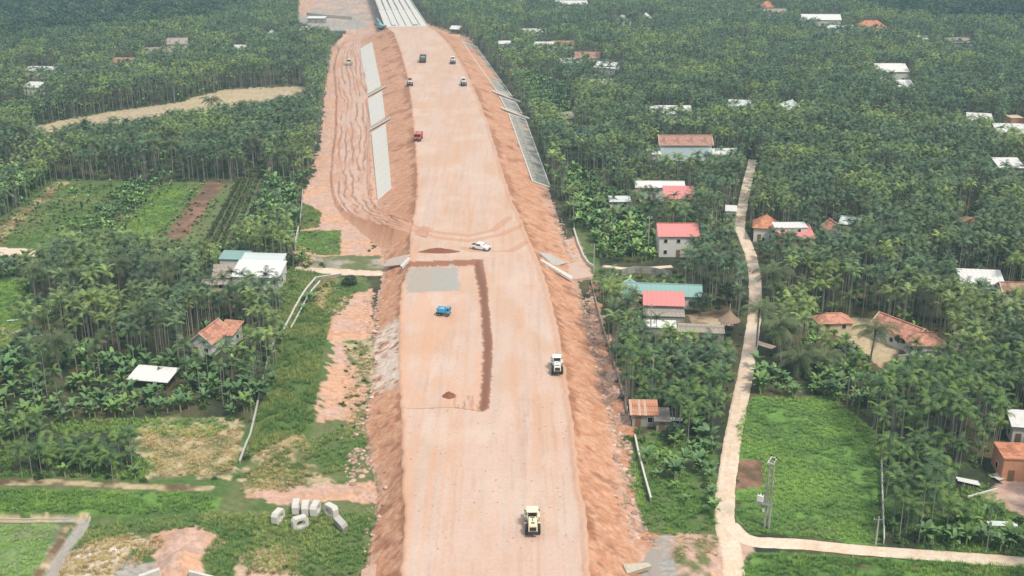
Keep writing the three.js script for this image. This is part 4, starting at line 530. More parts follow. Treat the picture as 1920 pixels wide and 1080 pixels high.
function truck(p, turn, label, cabM, bedM, loadM, name) {
  const g = new THREE.Group();
  part(g, 'chassis', mergeGeometries([bx(0.25, 0.3, 7.4, -0.45, 0.9, 0), bx(0.25, 0.3, 7.4, 0.45, 0.9, 0), bx(2.2, 0.2, 0.3, 0, 0.75, 3.6)]), M.black);
  const cab = part(g, 'cab', box(2.4, 1.9, 1.9, 0.14), cabM, 0, 1.95, -2.9); part(cab, 'windscreen', box(2.1, 0.8, 0.06), M.glass, 0, 0.35, -0.96); for (const s of [-1, 1]) part(cab, 'side_window', box(0.06, 0.7, 0.9), M.glass, s * 1.2, 0.35, -0.2); part(cab, 'bumper', box(2.4, 0.35, 0.2), M.black, 0, -1.0, -0.95); for (const s of [-1, 1]) part(cab, 'headlight', box(0.35, 0.2, 0.06), M.trim, s * 0.85, -0.65, -0.98); for (const s of [-1, 1]) part(cab, 'mirror', box(0.1, 0.4, 0.18), M.black, s * 1.32, 0.3, -0.9);
  const bed = part(g, 'dump_bed', mergeGeometries([bx(2.45, 0.15, 4.9, 0, 1.3, 0.75), bx(0.12, 1.2, 4.9, -1.2, 1.9, 0.75), bx(0.12, 1.2, 4.9, 1.2, 1.9, 0.75), bx(2.28, 1.5, 0.12, 0, 2.05, -1.6), bx(2.28, 1.1, 0.12, 0, 1.85, 3.1)]), bedM);
  for (let k = 0; k < 5; k++) for (const s of [-1, 1]) part(bed, 'bed_rib', box(0.1, 1.1, 0.14), bedM, s * 1.3, 1.85, -1.2 + k * 1.0);
  if (loadM) { const q = new THREE.SphereGeometry(1, 14, 6, 0, 6.2832, 0, 1.5708); q.scale(1.1, 0.45, 2.25); part(bed, 'load', q, loadM, 0, 2.1, 0.75); }
  for (const s of [-1, 1]) for (const z of [-2.7, 1.4, 2.7]) wheel(g, 0.52, z > 0 ? 0.55 : 0.32, s * (z > 0 ? 0.95 : 1.02), 0.52, z);
  for (const s of [-1, 1]) part(g, 'tail_light', box(0.3, 0.14, 0.06), V.red, s * 0.9, 0.95, 3.75);
  return place(g, p, turn, name, label, 'dump truck', 'dump trucks on the road');
}
truck([-15.58,-242.74], -106, 'bright blue dump truck parked across the sunken bay', V.blue, V.blue, V.tarp, 'dump_truck').scale.set(0.62, 0.75, 0.42);
truck([-34.34,-415.6], 178, 'red-orange dump truck at the left road edge', V.red, V.red, V.sand, 'dump_truck');
truck([-45.77,-594], 2, 'dark grey-green dump truck far up the road', V.grey, V.grey, mat([0.3, 0.32, 0.3]), 'dump_truck').scale.set(1.3, 1.15, 1.1);
{ // white pickup, nose to the lower right
  const g = new THREE.Group();
  const side = new THREE.Shape([[-2.6, 0.45], [2.55, 0.45], [2.65, 0.7], [2.6, 1.0], [1.3, 1.12], [0.55, 1.78], [-0.85, 1.82], [-1.15, 1.15], [-2.6, 1.12]].map((q) => new THREE.Vector2(...q)));
  part(g, 'body', new THREE.ExtrudeGeometry(side, { depth: 1.7, bevelEnabled: true, bevelSize: 0.08, bevelThickness: 0.1, bevelSegments: 2 }).translate(0, 0, -0.85).rotateY(Math.PI / 2), V.white);
  const ws = part(g, 'windscreen', box(1.5, 0.06, 0.86), M.glass, 0, 1.56, -0.98); ws.rotation.x = 0.72;
  for (const s of [-1, 1]) { part(g, 'side_window', box(0.05, 0.42, 0.62), M.glass, s * 0.96, 1.5, -0.1); part(g, 'side_window', box(0.05, 0.42, 0.55), M.glass, s * 0.96, 1.5, 0.55); part(g, 'headlight', box(0.35, 0.18, 0.08), M.trim, s * 0.65, 0.92, -2.68); part(g, 'mirror', box(0.22, 0.16, 0.1), V.white, s * 1.08, 1.3, -0.85); }
  part(g, 'bed_opening', box(1.5, 0.04, 1.3), M.black, 0, 1.23, 1.95); part(g, 'rear_window', box(1.4, 0.4, 0.05), M.glass, 0, 1.6, 1.13); part(g, 'grille', box(0.9, 0.22, 0.06), M.black, 0, 0.85, -2.72);
  part(g, 'bumper', mergeGeometries([bx(1.8, 0.25, 0.2, 0, 0.45, -2.7), bx(1.8, 0.25, 0.2, 0, 0.5, 2.68)]), M.black);
  for (const s of [-1, 1]) for (const z of [-1.65, 1.6]) wheel(g, 0.4, 0.26, s * 0.88, 0.4, z);
  place(g, [-8.26,-286.94], -118, 'pickup_truck', 'white pickup truck standing at an angle beside the wheel tracks', 'pickup truck').scale.setScalar(0.98);
}
{ // bulldozer on the haul track
  const g = new THREE.Group(), p = [-89.61,-634.1]; g.position.set(p[0], gh(...p) + 0.05, p[1]); g.rotation.y = 3.1; g.scale.setScalar(1.25);
  for (const s of [-1, 1]) { const sh = new THREE.Shape(); sh.absarc(-1.4, 0.5, 0.5, Math.PI / 2, -Math.PI / 2, false); sh.absarc(1.4, 0.5, 0.5, -Math.PI / 2, Math.PI / 2, false); part(g, 'crawler_track', new THREE.ExtrudeGeometry(sh, { depth: 0.55, bevelEnabled: false }).translate(0, 0, -0.27).rotateY(Math.PI / 2), M.black, s * 0.95, 0, 0); }
  part(g, 'hood', box(1.1, 0.9, 1.8, 0.08), V.cream, 0, 1.35, -0.9); part(g, 'cab', box(1.3, 1.5, 1.3, 0.08), M.glass, 0, 1.9, 0.6); part(g, 'cab_roof', box(1.6, 0.14, 1.6, 0.05), V.cream, 0, 2.72, 0.6); part(g, 'chassis', box(1.3, 0.6, 3.2), V.cream, 0, 0.75, 0.1);
  const b = part(g, 'blade', new THREE.CylinderGeometry(1.3, 1.3, 3.6, 16, 1, true, Math.PI - 0.45, 0.9).rotateZ(Math.PI / 2), M.steel, 0, 0.75, -1.1); b.rotation.x = 0.1;
  part(g, 'push_arm', mergeGeometries([bx(0.15, 0.2, 2.2, -1.35, 0.55, -1.3), bx(0.15, 0.2, 2.2, 1.35, 0.55, -1.3)]), V.cream); part(g, 'exhaust_stack', cyl(0.06, 0.06, 0.8, 8), M.black, 0.25, 2.1, -1.0);
  tag(g, 'bulldozer', 'cream bulldozer with wide blade on the haul track left of the road', 'bulldozer');
}
{ // pale blue excavator by the abutment
  const g = new THREE.Group(), p = [-78.17,-731.3]; g.position.set(p[0] - 3, R(p[1]) - 1.5, p[1] + 2); g.rotation.y = 0.7; g.scale.setScalar(1.4);
  for (const s of [-1, 1]) part(g, 'crawler_track', box(0.6, 0.8, 3.6, 0.2), M.black, s * 1.0, 0.4, 0);
  part(g, 'house_body', box(2.4, 1.3, 2.8, 0.12), V.paleBlue, 0, 1.5, 0.4); part(g, 'cab', box(0.95, 1.5, 1.4, 0.08), V.paleBlue, -0.7, 2.0, -0.9); part(g, 'counterweight', box(2.4, 1.0, 0.7, 0.2), V.grey, 0, 1.4, 1.9);
  const bm = part(g, 'boom', bx(0.4, 0.5, 4.4, 0, 0, -2.2), V.paleBlue, 0.3, 2.0, -0.8); bm.rotation.x = 0.6; const st = part(g, 'stick', bx(0.3, 0.4, 2.6, 0, 0, -1.3), V.paleBlue, 0.3, 4.4, -4.3); st.rotation.x = -1.1; part(g, 'bucket', box(1.0, 0.8, 0.8, 0.1), M.steel, 0.3, 1.9, -5.6);
  tag(g, 'excavator', 'pale blue excavator beside the bridge abutment', 'excavator');
}
// ---------------------------------------------------------------- the bridge under construction
{
  const L = [-79.5,-731.3], Rr = [-53.11,-731.3], g = new THREE.Group(), w = Rr[0] - L[0], cx = (L[0] + Rr[0]) / 2, cz = L[1]; g.position.set(cx, 9, cz);
  const ang = Math.atan2(-([-91.51,-897.3][0] - [-66.64,-731.3][0]), -([-91.51,-897.3][1] - [-66.64,-731.3][1])); g.rotation.y = ang;
  const span = [98, 98, 98]; let z = 0;
  for (let s = 0; s < 3; s++) {
    const len = span[s], n = s ? 6 : 6;
    for (let k = 0; k < n; k++) { const gw = w / n - (s ? 1.1 : 0.55), x = ((k + 0.5) / n - 0.5) * w; const q = part(g, 'girder', mergeGeometries([bx(gw, 0.35, len - 1.6, 0, 0, 0), bx(gw * 0.35, 1.8, len - 1.6, 0, -1.05, 0)]), M.concreteWhite, x, 0.25 + 0.02 * (k % 2), -z - len / 2); }
    part(g, 'deck_soffit', box(w - 0.4, 0.15, len - 1.7), s ? M.concreteOld : M.concrete, 0, -0.3, -z - len / 2);
    for (const e of [-1, 1]) part(g, 'parapet', box(0.35, 0.7, len - 1.6), M.concreteWhite, e * (w / 2 + 0.05), 0.65, -z - len / 2);
    z += len;
    part(g, 'pier_cap', box(w, 1.6, 2.4), M.concrete, 0, -2.9, -z); for (const e of [-1, 0, 1]) part(g, 'pier', cyl(0.9, 0.9, 6, 14), M.concrete, e * w * 0.34, -6.6, -z);
  }
  part(g, 'abutment', box(w + 1, 7, 2.2), M.concreteWhite, 0, -3.2, -0.6); part(g, 'end_slab', box(w, 0.3, 3.4), M.concreteWhite, 0, 0.2, 1.0); part(g, 'formwork_box', box(3.2, 0.6, 2.2), M.steel, w * 0.22, 0.7, -2.4); part(g, 'formwork_box', box(2.4, 0.4, 1.6), M.steel, -w * 0.28, 0.7, -2.6);
  tag(g, 'bridge', 'unfinished pale concrete girder bridge at the top of the road', 'bridge');
}
// ---------------------------------------------------------------- power poles
{
  const p = [40.29,-158.16], g = new THREE.Group(); g.position.set(p[0], gh(...p), p[1]); g.rotation.y = -0.5;
  for (const s of [-1, 1]) part(g, 'pole', cyl(0.13, 0.22, 12.2, 10), M.concreteOld, s * 0.34, 5.9, 0);
  for (const z of [-1, 1]) part(g, 'cross_arm', box(0.16, 0.16, 2.2), M.concreteWhite, z * 0.42, 11.9, 0); part(g, 'arm_brace', box(0.9, 0.12, 0.14), M.concreteWhite, 0, 12.0, 1.0); part(g, 'arm_brace', box(0.9, 0.12, 0.14), M.concreteWhite, 0, 12.0, -1.0);
  for (const z of [-0.9, 0, 0.9]) part(g, 'insulator', cyl(0.06, 0.1, 0.35, 8), M.black, 0.42, 12.15, z);
  part(g, 'transformer_platform', box(2.6, 0.12, 1.1), M.steel, -0.7, 4.3, 0); const t = part(g, 'transformer', box(1.0, 1.1, 0.8, 0.06), M.white, -1.3, 5.0, 0); for (const x of [-0.25, 0.25]) part(t, 'bushing', cyl(0.06, 0.09, 0.4, 8), M.black, x, 0.75, 0);
  part(g, 'switch_arm', box(1.9, 0.1, 0.1), M.steel, 0.1, 7.6, 0); part(g, 'meter_box', box(0.4, 0.6, 0.3), M.trim, -0.62, 3.2, 0.2); part(g, 'bracket', box(0.9, 0.1, 0.1), M.steel, 0.4, 9.6, 0);
  tag(g, 'power_pole', 'twin concrete power pole with transformer in the green field', 'power pole');
  const pole = (pt, h, label) => { const q = new THREE.Group(); q.position.set(pt[0], gh(...pt), pt[1]); part(q, 'pole', cyl(0.1, 0.16, h, 8), M.concrete, 0, h / 2 - 0.1, 0); part(q, 'cross_arm', box(1.6, 0.12, 0.12), M.steel, 0, h - 0.6, 0); for (const x of [-0.7, 0, 0.7]) part(q, 'insulator', cyl(0.05, 0.07, 0.25, 6), M.trim, x, h - 0.4, 0); tag(q, 'power_pole', label, 'power pole', 'slim power poles'); };
  pole([21.25,-282.45], 8, 'slim concrete pole beside the right underpass'); pole([37.28,-299.1], 10.5, 'slim concrete pole left of the pink-red roofed house'); pole([56.22,-153.53], 5, 'thin pole at the corner of the green field by the pale lane'); pole([-59.77,-301.48], 5, 'slim pole at the lower pale wall left of the road'); pole([30.68,-235.77], 9, 'slim pole in front of the white sheet roof shed'); pole([27.83,-207.88], 9, 'slim pole above the rusty shed'); pole([-62.88,-297.68], 5.5, 'slim pole behind the white farmhouse');
}
{ // scrap by the dirt yard, right edge
  const sc = (name, label, p, w, d, m, a) => { const g = new THREE.Group(); g.position.set(p[0], gh(...p) + 0.1, p[1]); g.rotation.y = a; for (let k = 0; k < 3; k++) { const q = part(g, 'sheet', box(w, 0.06, d / 2.4), m, rr(-0.3, 0.3), 0.15 + k * 0.1, (k - 1) * d * 0.33); q.rotation.set(rr(-0.08, 0.08), rr(-0.1, 0.1), rr(-0.06, 0.06)); } tag(g, name, label, 'scrap sheets'); };
  sc('sheet_stack', 'stack of white sheets on grass left of the dirt yard', [77.63,-172.6], 3.6, 1.8, M.white, -0.35); sc('sheet_stack', 'pale blue sheets behind the banana plants at lower right', [77.69,-158.95], 4.4, 1.6, M.whiteBlue, -0.2); sc('sheet_stack', 'jumble of pale boards beside the dirt yard', [83.39,-174.08], 2.6, 2.2, M.concreteWhite, 0.5); sc('blue_tarpaulin', 'crumpled pale blue tarpaulin beside the grey lean-to', [30.51,-195.98], 3.4, 1.8, M.whiteBlue, -0.1); sc('white_board', 'small white hatch lying on grass at the left edge', [-116.04,-247.79], 2.4, 1.0, M.concreteWhite, 0.05);
  const b = mesh(bx(0.3, 0.25, 6.5), M.concreteWhite), p = [78.69,-169.01]; b.position.set(p[0], gh(...p) + 0.15, p[1]); b.rotation.y = -1.15; tag(b, 'concrete_beam', 'long pale beam lying on grass beside the dirt yard', 'beam');
}
// ---------------------------------------------------------------- plants
const leafy = (c) => new THREE.MeshPhysicalMaterial({ color: new THREE.Color().setRGB(...c), roughness: 0.5, specularIntensity: 0.6, side: THREE.DoubleSide });
const leafyToned = (c) => { const m = leafy(c); m.vertexColors = true; return m; };
const LM = { arecaToned: leafyToned([0.096, 0.152, 0.07]), bananaToned: leafyToned([0.135, 0.245, 0.09]), areca: leafy([0.088, 0.156, 0.064]), coco: leafy([0.105, 0.14, 0.06]), banana: leafy([0.135, 0.245, 0.09]), broad: leafy([0.075, 0.12, 0.068]), shrub: leafy([0.07, 0.12, 0.042]), grass: leafy([0.2, 0.34, 0.105]), dry: leafy([0.46, 0.38, 0.2]), trunk: mat([0.27, 0.265, 0.235]), trunkDark: mat([0.2, 0.17, 0.13]), shaft: mat([0.2, 0.3, 0.09]), bananaStem: mat([0.25, 0.3, 0.12]), dead: leafy([0.22, 0.17, 0.09]) };
function frond(L, nl, leafLen, leafW, e0, curl, droop, rng = 1) { // a pinnate leaf heading +x
  const pos = [], idx = []; let x = 0, y = 0; const P = [], E = [], N = 12;
  for (let k = 0; k <= N; k++) { const s = k / N, e = e0 - curl * s ** 1.2; P.push([x, y]); E.push(e); x += Math.cos(e) * L / N; y += Math.sin(e) * L / N; }
  const at = (s) => { const f = s * N, k = Math.min(N - 1, Math.floor(f)), t = f - k; return [lerp(P[k][0], P[k + 1][0], t), lerp(P[k][1], P[k + 1][1], t), lerp(E[k], E[k + 1], t)]; };
  const quad = (a, b, c, d) => { const o = pos.length / 3; pos.push(...a, ...b, ...c, ...d); idx.push(o, o + 1, o + 2, o, o + 2, o + 3); };
  for (let k = 0; k < 4; k++) { const a = at(k / 4), b = at((k + 1) / 4), w = 0.05 * (1 - k / 5) * L / 2; quad([a[0], a[1], -w], [a[0], a[1], w], [b[0], b[1], w * 0.7], [b[0], b[1], -w * 0.7]); }
  for (let k = 0; k < nl; k++) for (const sd of [-1, 1]) {
    const s = 0.14 + 0.86 * (k + 0.5 + 0.25 * sd * 0.5) / nl, q = at(Math.min(1, s)), len = leafLen * Math.sin(Math.PI * (0.2 + 0.68 * s)) * (1 + 0.2 * rng * (rnd() - 0.5)), fw = 0.35 + 0.5 * s, dn = droop * (0.7 + 0.5 * rnd());
    const cx = Math.cos(q[2]), sy = Math.sin(q[2]), dx = cx * fw * len, dy = sy * fw * len - dn * len, dz = sd * len * 0.85, hw = leafW / 2;
    quad([q[0] - cx * hw, q[1] - sy * hw, 0], [q[0] + cx * hw, q[1] + sy * hw, 0], [q[0] + dx + cx * hw * 0.5, q[1] + dy + sy * hw * 0.4, dz], [q[0] + dx - cx * hw * 0.5, q[1] + dy - sy * hw * 0.4, dz]);
  }
  return tri(pos, idx);
}
function blade(L, W, e0, curl, n = 6) { // a banana leaf with a folded midrib and a torn edge
  const pos = [], idx = []; let x = 0, y = 0;
  for (let k = 0; k <= n; k++) { const s = k / n, e = e0 - curl * s * s, w = W * Math.sin(Math.PI * (0.06 + 0.9 * s)) ** 0.7 * (s < 0.12 ? 0.25 : 1) * (0.88 + 0.24 * rnd()); pos.push(x - Math.sin(e) * 0.12 * w - 0.1 * w * rnd(), y + 0.22 * w, -w, x, y, 0, x - 0.1 * w * rnd(), y + 0.22 * w, w); x += Math.cos(e) * L / n; y += Math.sin(e) * L / n; }
  for (let k = 0; k < n; k++) { const o = k * 3; idx.push(o, o + 1, o + 3, o + 1, o + 4, o + 3, o + 1, o + 2, o + 4, o + 2, o + 5, o + 4); }
  return tri(pos, idx);
}
const strip = (g) => { const q = g.clone(); q.deleteAttribute('uv'); return q; };
// crowns as lists of [leaf geometry, turn, tilt, size]
const arecaLeaf = [frond(2.0, 9, 0.52, 0.15, 1.2, 2.3, 0.45), frond(2.2, 9, 0.5, 0.15, 1.45, 1.8, 0.35), frond(1.9, 8, 0.5, 0.15, 0.75, 2.1, 0.55)];
const cocoLeaf = [frond(4.4, 20, 0.95, 0.13, 0.95, 1.5, 0.6), frond(4.2, 20, 0.95, 0.13, 0.4, 1.3, 0.7), frond(3.8, 18, 0.85, 0.13, -0.2, 1.0, 0.7)];
const bananaLeaf = [blade(2.3, 0.36, 1.15, 1.7), blade(2.5, 0.38, 1.35, 1.9), blade(2.0, 0.34, 0.8, 1.6)];
const crownOf = (leaves, n, pick) => Array.from({ length: n }, (_, k) => [leaves[pick(k)], k * 2.39996 + rr(-0.3, 0.3), rr(-0.14, 0.14), rr(0.82, 1.15)]);
const toned = (g, f = rr(0.55, 1.5)) => { const n = g.attributes.position.count, w = rr(0.92, 1.15); g.setAttribute('color', new THREE.Float32BufferAttribute(Array.from({ length: n * 3 }, (_, i) => (i % 3 === 0 ? f * w : f)), 3)); return g; };
const bake = (c) => mergeGeometries(c.map(([g, a, t, s]) => toned(strip(g).scale(s, s, s).rotateZ(t).rotateY(a))));
const arecaCrowns = Array.from({ length: 5 }, (_, v) => crownOf(arecaLeaf, 8 + (v % 3), (k) => (k < 3 ? 1 : k < 6 ? 0 : 2)));
const bananaCrowns = Array.from({ length: 4 }, (_, v) => crownOf(bananaLeaf, 6 + (v % 3), (k) => (k < 2 ? 1 : k < 5 ? 0 : 2)));
const cocoCrowns = Array.from({ length: 2 }, () => crownOf(cocoLeaf, 19, (k) => (k < 8 ? 0 : k < 15 ? 1 : 2)));
const arecaBaked = arecaCrowns.map(bake), bananaBaked = bananaCrowns.map(bake);
function leafBall(lobes, n, size, flat = 1) { // many leaf-sized faces spread through the lobes of a crown
  const pos = [], idx = [];
  for (let k = 0; k < n; k++) {
    const [cx, cy, cz, r] = lobes[Math.floor(rnd() * lobes.length)], u = rr(-0.55, 1), a = rr(0, 6.2832), q = Math.sqrt(1 - u * u), rad = r * (0.72 + 0.3 * rnd()), x = cx + q * Math.cos(a) * rad, y = cy + u * rad * flat, z = cz + q * Math.sin(a) * rad, s = size * rr(0.6, 1.3);
    const t = new THREE.Vector3(rr(-1, 1), rr(-0.5, 0.9), rr(-1, 1)).normalize(), b = new THREE.Vector3(rr(-1, 1), rr(-1, 0.4), rr(-1, 1)).cross(t).normalize(), o = pos.length / 3;
    pos.push(x - t.x * s, y - t.y * s, z - t.z * s, x + b.x * s * 0.5, y + b.y * s * 0.5, z + b.z * s * 0.5, x + t.x * s, y + t.y * s, z + t.z * s, x - b.x * s * 0.5, y - b.y * s * 0.5, z - b.z * s * 0.5); idx.push(o, o + 1, o + 2, o, o + 2, o + 3);
  }
  return tri(pos, idx);
}
const lobesOf = (n, R0, r, flat) => [[0, r * 0.9, 0, r], ...Array.from({ length: n }, (_, k) => { const a = k * 2.4 + rr(-0.4, 0.4), d = R0 * rr(0.5, 1); return [Math.cos(a) * d, r * rr(0.2, 1.1), Math.sin(a) * d, r * rr(0.55, 0.85)]; })];
function inst(geo, m, list, name) { // list of [x, y, z, turn, sx, sy, colour]
  const I = new THREE.InstancedMesh(geo, m, list.length), M4 = new THREE.Matrix4(), q = new THREE.Quaternion(), E = new THREE.Euler(), c = new THREE.Color();
  list.forEach((v, i) => { E.set(v[7] ?? 0, v[3], v[8] ?? 0, 'YXZ'); I.setMatrixAt(i, M4.compose(new THREE.Vector3(v[0], v[1], v[2]), q.setFromEuler(E), new THREE.Vector3(v[4], v[5], v[4]))); if (v[6]) I.setColorAt(i, c.setRGB(...v[6])); });
  I.name = name; I.castShadow = I.receiveShadow = true; return I;
}
const cocos = [
  [[-94.74,-261.21], 10, 1.0, 'coconut palm with drooping grey-green crown left of the farmhouse palms'], [[-83.73,-261.21], 10, 0.95, 'coconut palm right beside another just left of the white farmhouse'], [[-93.47,-216.33], 8, 1.1, 'low wide coconut palm at the left edge above the banana plants'],
  [[-117.44,-388.25], 11, 0.9, 'tall coconut palm with bare pale trunk at the edge of the left fields'], [[-124.71,-392.21], 10.5, 0.8, 'coconut palm left of the tall bare-trunked one by the fields'], [[-92.07,-397.94], 10, 0.9, 'coconut palm near the top end of the crop rows'], [[-78.44,-383.12], 9, 0.9, 'coconut palm nearest the haul track on the left'], [[-127.61,-484.8], 8, 1.05, 'coconut palm standing on the dry strip at upper left'], [[-182.67,-420], 9, 1.05, 'coconut palm at the left edge below the dry strip'],
  [[61.04,-253.33], 10, 1.1, 'coconut palm over the village track, farthest of three'], [[53.69,-232.73], 9, 0.9, 'small coconut palm leaning over the village track, middle of three'], [[56.14,-223.88], 9, 1.05, 'coconut palm right of the village track bend, nearest of three'], [[75.62,-221.52], 8.5, 1.05, 'coconut palm standing in the beige yard between the tile roofs'], [[59.6,-218.57], 3.5, 1.2, 'low dark coconut palm beside the green field'], [[64.92,-219.84], 3.2, 1.0, 'stubby coconut palm right of the low dark one'], [[79.49,-769.3], 12, 1.3, 'far coconut palm between two white gables at the top'], [[-114.48,-258.98], 9, 0.7, 'small coconut palm at far left below the pale path'],
];
for (const [p, h] of cocos) { const l = Math.hypot(...p); footprints.push({ x: p[0], z: p[1] - 1, w: 5.5, d: 4, a: 0, front: 0.62 * h * l / 97, h }); }
// ---- open ground, where nothing tall grows (metre raster)
const X0 = -520, Z0 = -1180, NX = 1040, NZ = 1070, open = new Uint8Array(NX * NZ), kind = new Uint8Array(NX * NZ);
function paintPoly(poly, arr, v) { const [a, b, c, d] = bounds(poly); for (let j = Math.max(0, Math.floor(c - Z0)); j <= Math.min(NZ - 1, d - Z0); j++) for (let i = Math.max(0, Math.floor(a - X0)); i <= Math.min(NX - 1, b - X0); i++) if (pip(poly, i + X0 + 0.5, j + Z0 + 0.5)) arr[j * NX + i] = v; }
const look = (arr, x, z) => { const i = Math.floor(x - X0), j = Math.floor(z - Z0); return i < 0 || j < 0 || i >= NX || j >= NZ ? 0 : arr[j * NX + i]; };
for (const p of [
  [[-22.9,-139.58],[21.37,-139.58],[21.51,-193.74],[20.34,-279.06],[18.15,-316.54],[13.33,-371.07],[8.77,-466.1],[-5.57,-601.5],[-27.04,-737.2],[-58.11,-821.4],[-89.06,-1035.7],[-185.14,-1035.7],[-147.29,-806.1],[-112.98,-771.6],[-104.96,-678.7],[-89.68,-553.8],[-75.72,-445.6],[-68.71,-378.19],[-67.85,-357.54],[-59.48,-301.48],[-44.44,-282.45],[-46.96,-263.17],[-49.75,-235.77],[-47.88,-202.98],[-47.35,-177.27],[-47.21,-172.6],[-93.02,-173.52],[-77.86,-139.58]],
  [[-156.9,-316.54],[-151.05,-324.59],[-155.5,-378.19],[-97.3,-376.74],[-83.91,-381.84],[-80.16,-338.85],[-80.42,-305.37],[-94.78,-308.85],[-116.04,-313.94],[-134.04,-305.37],[-124.83,-296.75],[-148.05,-296.75]],
  [[-197.37,-466.1],[-189.27,-486],[-170.61,-506.4],[-153.88,-523.1],[-139.86,-556.7],[-103.08,-568.9],[-96.32,-536.6],[-116.14,-517.8],[-127.96,-506.4],[-145.92,-494.2],[-158.4,-474.8],[-178.39,-468.2],[-186.82,-455.6]],
  [[-138.31,-274.93],[-123.72,-275.75],[-114.23,-248.81],[-110.08,-232.7],[-118.1,-229.69]], [[-71.03,-193.74],[-50.51,-195.98],[-47.63,-174.45],[-62.01,-173.52]], [[-83.85,-195.98],[-53.59,-200.6],[-54.96,-189.39],[-84.81,-190.46]],
  [[-58.19,-285.47],[-44.87,-285.47],[-43.97,-279.06],[-51.2,-268.94],[-50.91,-245.43],[-51.83,-240.52],[-54.3,-247.11],[-53.54,-270.91]],
  [[21.39,-187.28],[27.22,-187.28],[30.64,-177.27],[32.04,-163.02],[32.54,-155.81],[20.03,-155.81]], [[46.5,-206.63],[61.3,-206.63],[65.95,-200.6],[64.64,-179.2],[57.25,-152.03],[35.19,-156.59]], [[57.25,-152.03],[81.14,-150.56],[75.77,-138.3],[19.7,-138.3],[21.73,-156.12],[31.76,-156.12]], [[78.17,-168.14],[86.34,-177.27],[95.42,-183.16],[85.16,-159.75],[81.06,-162.19]],
  [[70.77,-248.81],[84.84,-250.18],[82.67,-223.88],[77.29,-221.07],[74.52,-231.19]], [[40.22,-252.27],[52.49,-257.62],[50.79,-244.77],[41.47,-243.78]], [[76.71,-176.32],[81.89,-175.38],[78.39,-166.4],[72.22,-166.4]], [[17.96,-321.87],[23.42,-321.87],[22.37,-274.93],[19.66,-274.93]], [[23.55,-291.24],[45.42,-289.44],[44.44,-282.45],[22.92,-282.45]],
]) paintPoly(p, open, 1);
for (let k = 0; k < track.length; k++) for (let i = 1; i < track[k].length; i++) { const [a, b] = [track[k][i - 1], track[k][i]], dx = b[0] - a[0], dz = b[1] - a[1], l = Math.hypot(dx, dz), w = trackW[k] + 0.5, nx = -dz / l * w, nz = dx / l * w; paintPoly([[a[0] + nx, a[1] + nz], [b[0] + nx, b[1] + nz], [b[0] - nx, b[1] - nz], [a[0] - nx, a[1] - nz]], open, 1); }
for (const f of footprints) { const c = Math.cos(f.a), s = Math.sin(f.a), l = Math.hypot(f.x, f.z), q = (u, v) => [f.x + u * c + v * s, f.z - u * s + v * c]; paintPoly([q(-f.w / 2, -f.d / 2), q(f.w / 2, -f.d / 2), q(f.w / 2, f.d / 2), q(-f.w / 2, f.d / 2)], open, 2);
  const dx = -f.x / l, dz = -f.z / l, A = q(-f.w / 2 + 1, 0), B = q(f.w / 2 - 1, 0), k = f.d / 2 + f.front; const poly = [A, B, [B[0] + dx * k, B[1] + dz * k], [A[0] + dx * k, A[1] + dz * k]]; const t = new Uint8Array(0); const [a, b, cc, d] = bounds(poly); for (let j = Math.floor(cc - Z0); j <= d - Z0; j++) for (let i = Math.floor(a - X0); i <= b - X0; i++) if (i >= 0 && j >= 0 && i < NX && j < NZ && !open[j * NX + i] && pip(poly, i + X0 + 0.5, j + Z0 + 0.5)) open[j * NX + i] = 3; }
// 1 open ground, 2 buildings, 3 front yards kept low (young plants only)
for (const p of [[[-564.5,-1204.8],[-260.55,-1204.8],[-202.09,-907.1],[-204.78,-771.6],[-240.56,-750.1],[-265.83,-705.6],[-329.89,-689.6]], [[325.68,-1204.8],[559.1,-1204.8],[358.75,-760.7],[316.4,-777.1],[270.54,-800.2],[253.8,-870.9]]]) paintPoly(p, kind, 1);             // woodland
for (const p of [[[-118.1,-229.69],[-86.07,-223.88],[-53.19,-218.32],[-47.88,-202.98],[-53.55,-195.98],[-102.05,-193.74]], [[22.85,-187.28],[38.28,-189.39],[33.94,-163.02],[28.82,-164.7],[25.53,-173.52]], [[49.83,-223.88],[78.41,-221.07],[74.2,-200.6],[66.28,-201.78],[46.5,-206.63]], [[14.72,-385.56],[25.77,-385.56],[43.07,-316.54],[39.53,-287.66],[21.18,-287.66],[19.03,-327.35]], [[-241.69,-506.4],[-182.18,-512.7],[-140.92,-561.2],[-158.39,-539.4],[-199.2,-494.2],[-200.79,-474.8],[-219.03,-455.6]], [[-182.83,-374.6],[-158.7,-381.84],[-154.59,-357.54],[-166.86,-338.85]], [[-86.04,-374.6],[-70.52,-378.19],[-60.07,-301.48],[-73.4,-300.52]], [[63.41,-155.81],[78.95,-155.04],[77.08,-150.56],[61.91,-151.29]], [[-187.73,-385.56],[-169.27,-394.77],[-158.42,-381.11],[-157.5,-356.23],[-170.93,-347.97]], [[0,-601.5],[26.43,-568.9],[26.89,-477],[10.97,-466.1]], [[79.63,-232.7],[85.13,-221.07],[74.95,-202.98],[72.24,-207.88]]]) paintPoly(p, kind, 2); // banana plots
for (const p of [[[34.35,-235.77],[52.12,-235.77],[39.86,-187.28],[23.01,-193.74]], [[66.31,-183.16],[77.98,-177.27],[74.56,-156.59],[58.23,-156.59]]]) paintPoly(p, kind, 3); paintPoly([[-102.05,-193.74],[-53.03,-193.74],[-54.44,-187.28],[-60.72,-175.38],[-93.85,-175.38]], kind, 4); // young palms
const inView = (x, z, m = 1) => Math.abs(x) < m * 0.452 * (-z * 0.94 + 33);
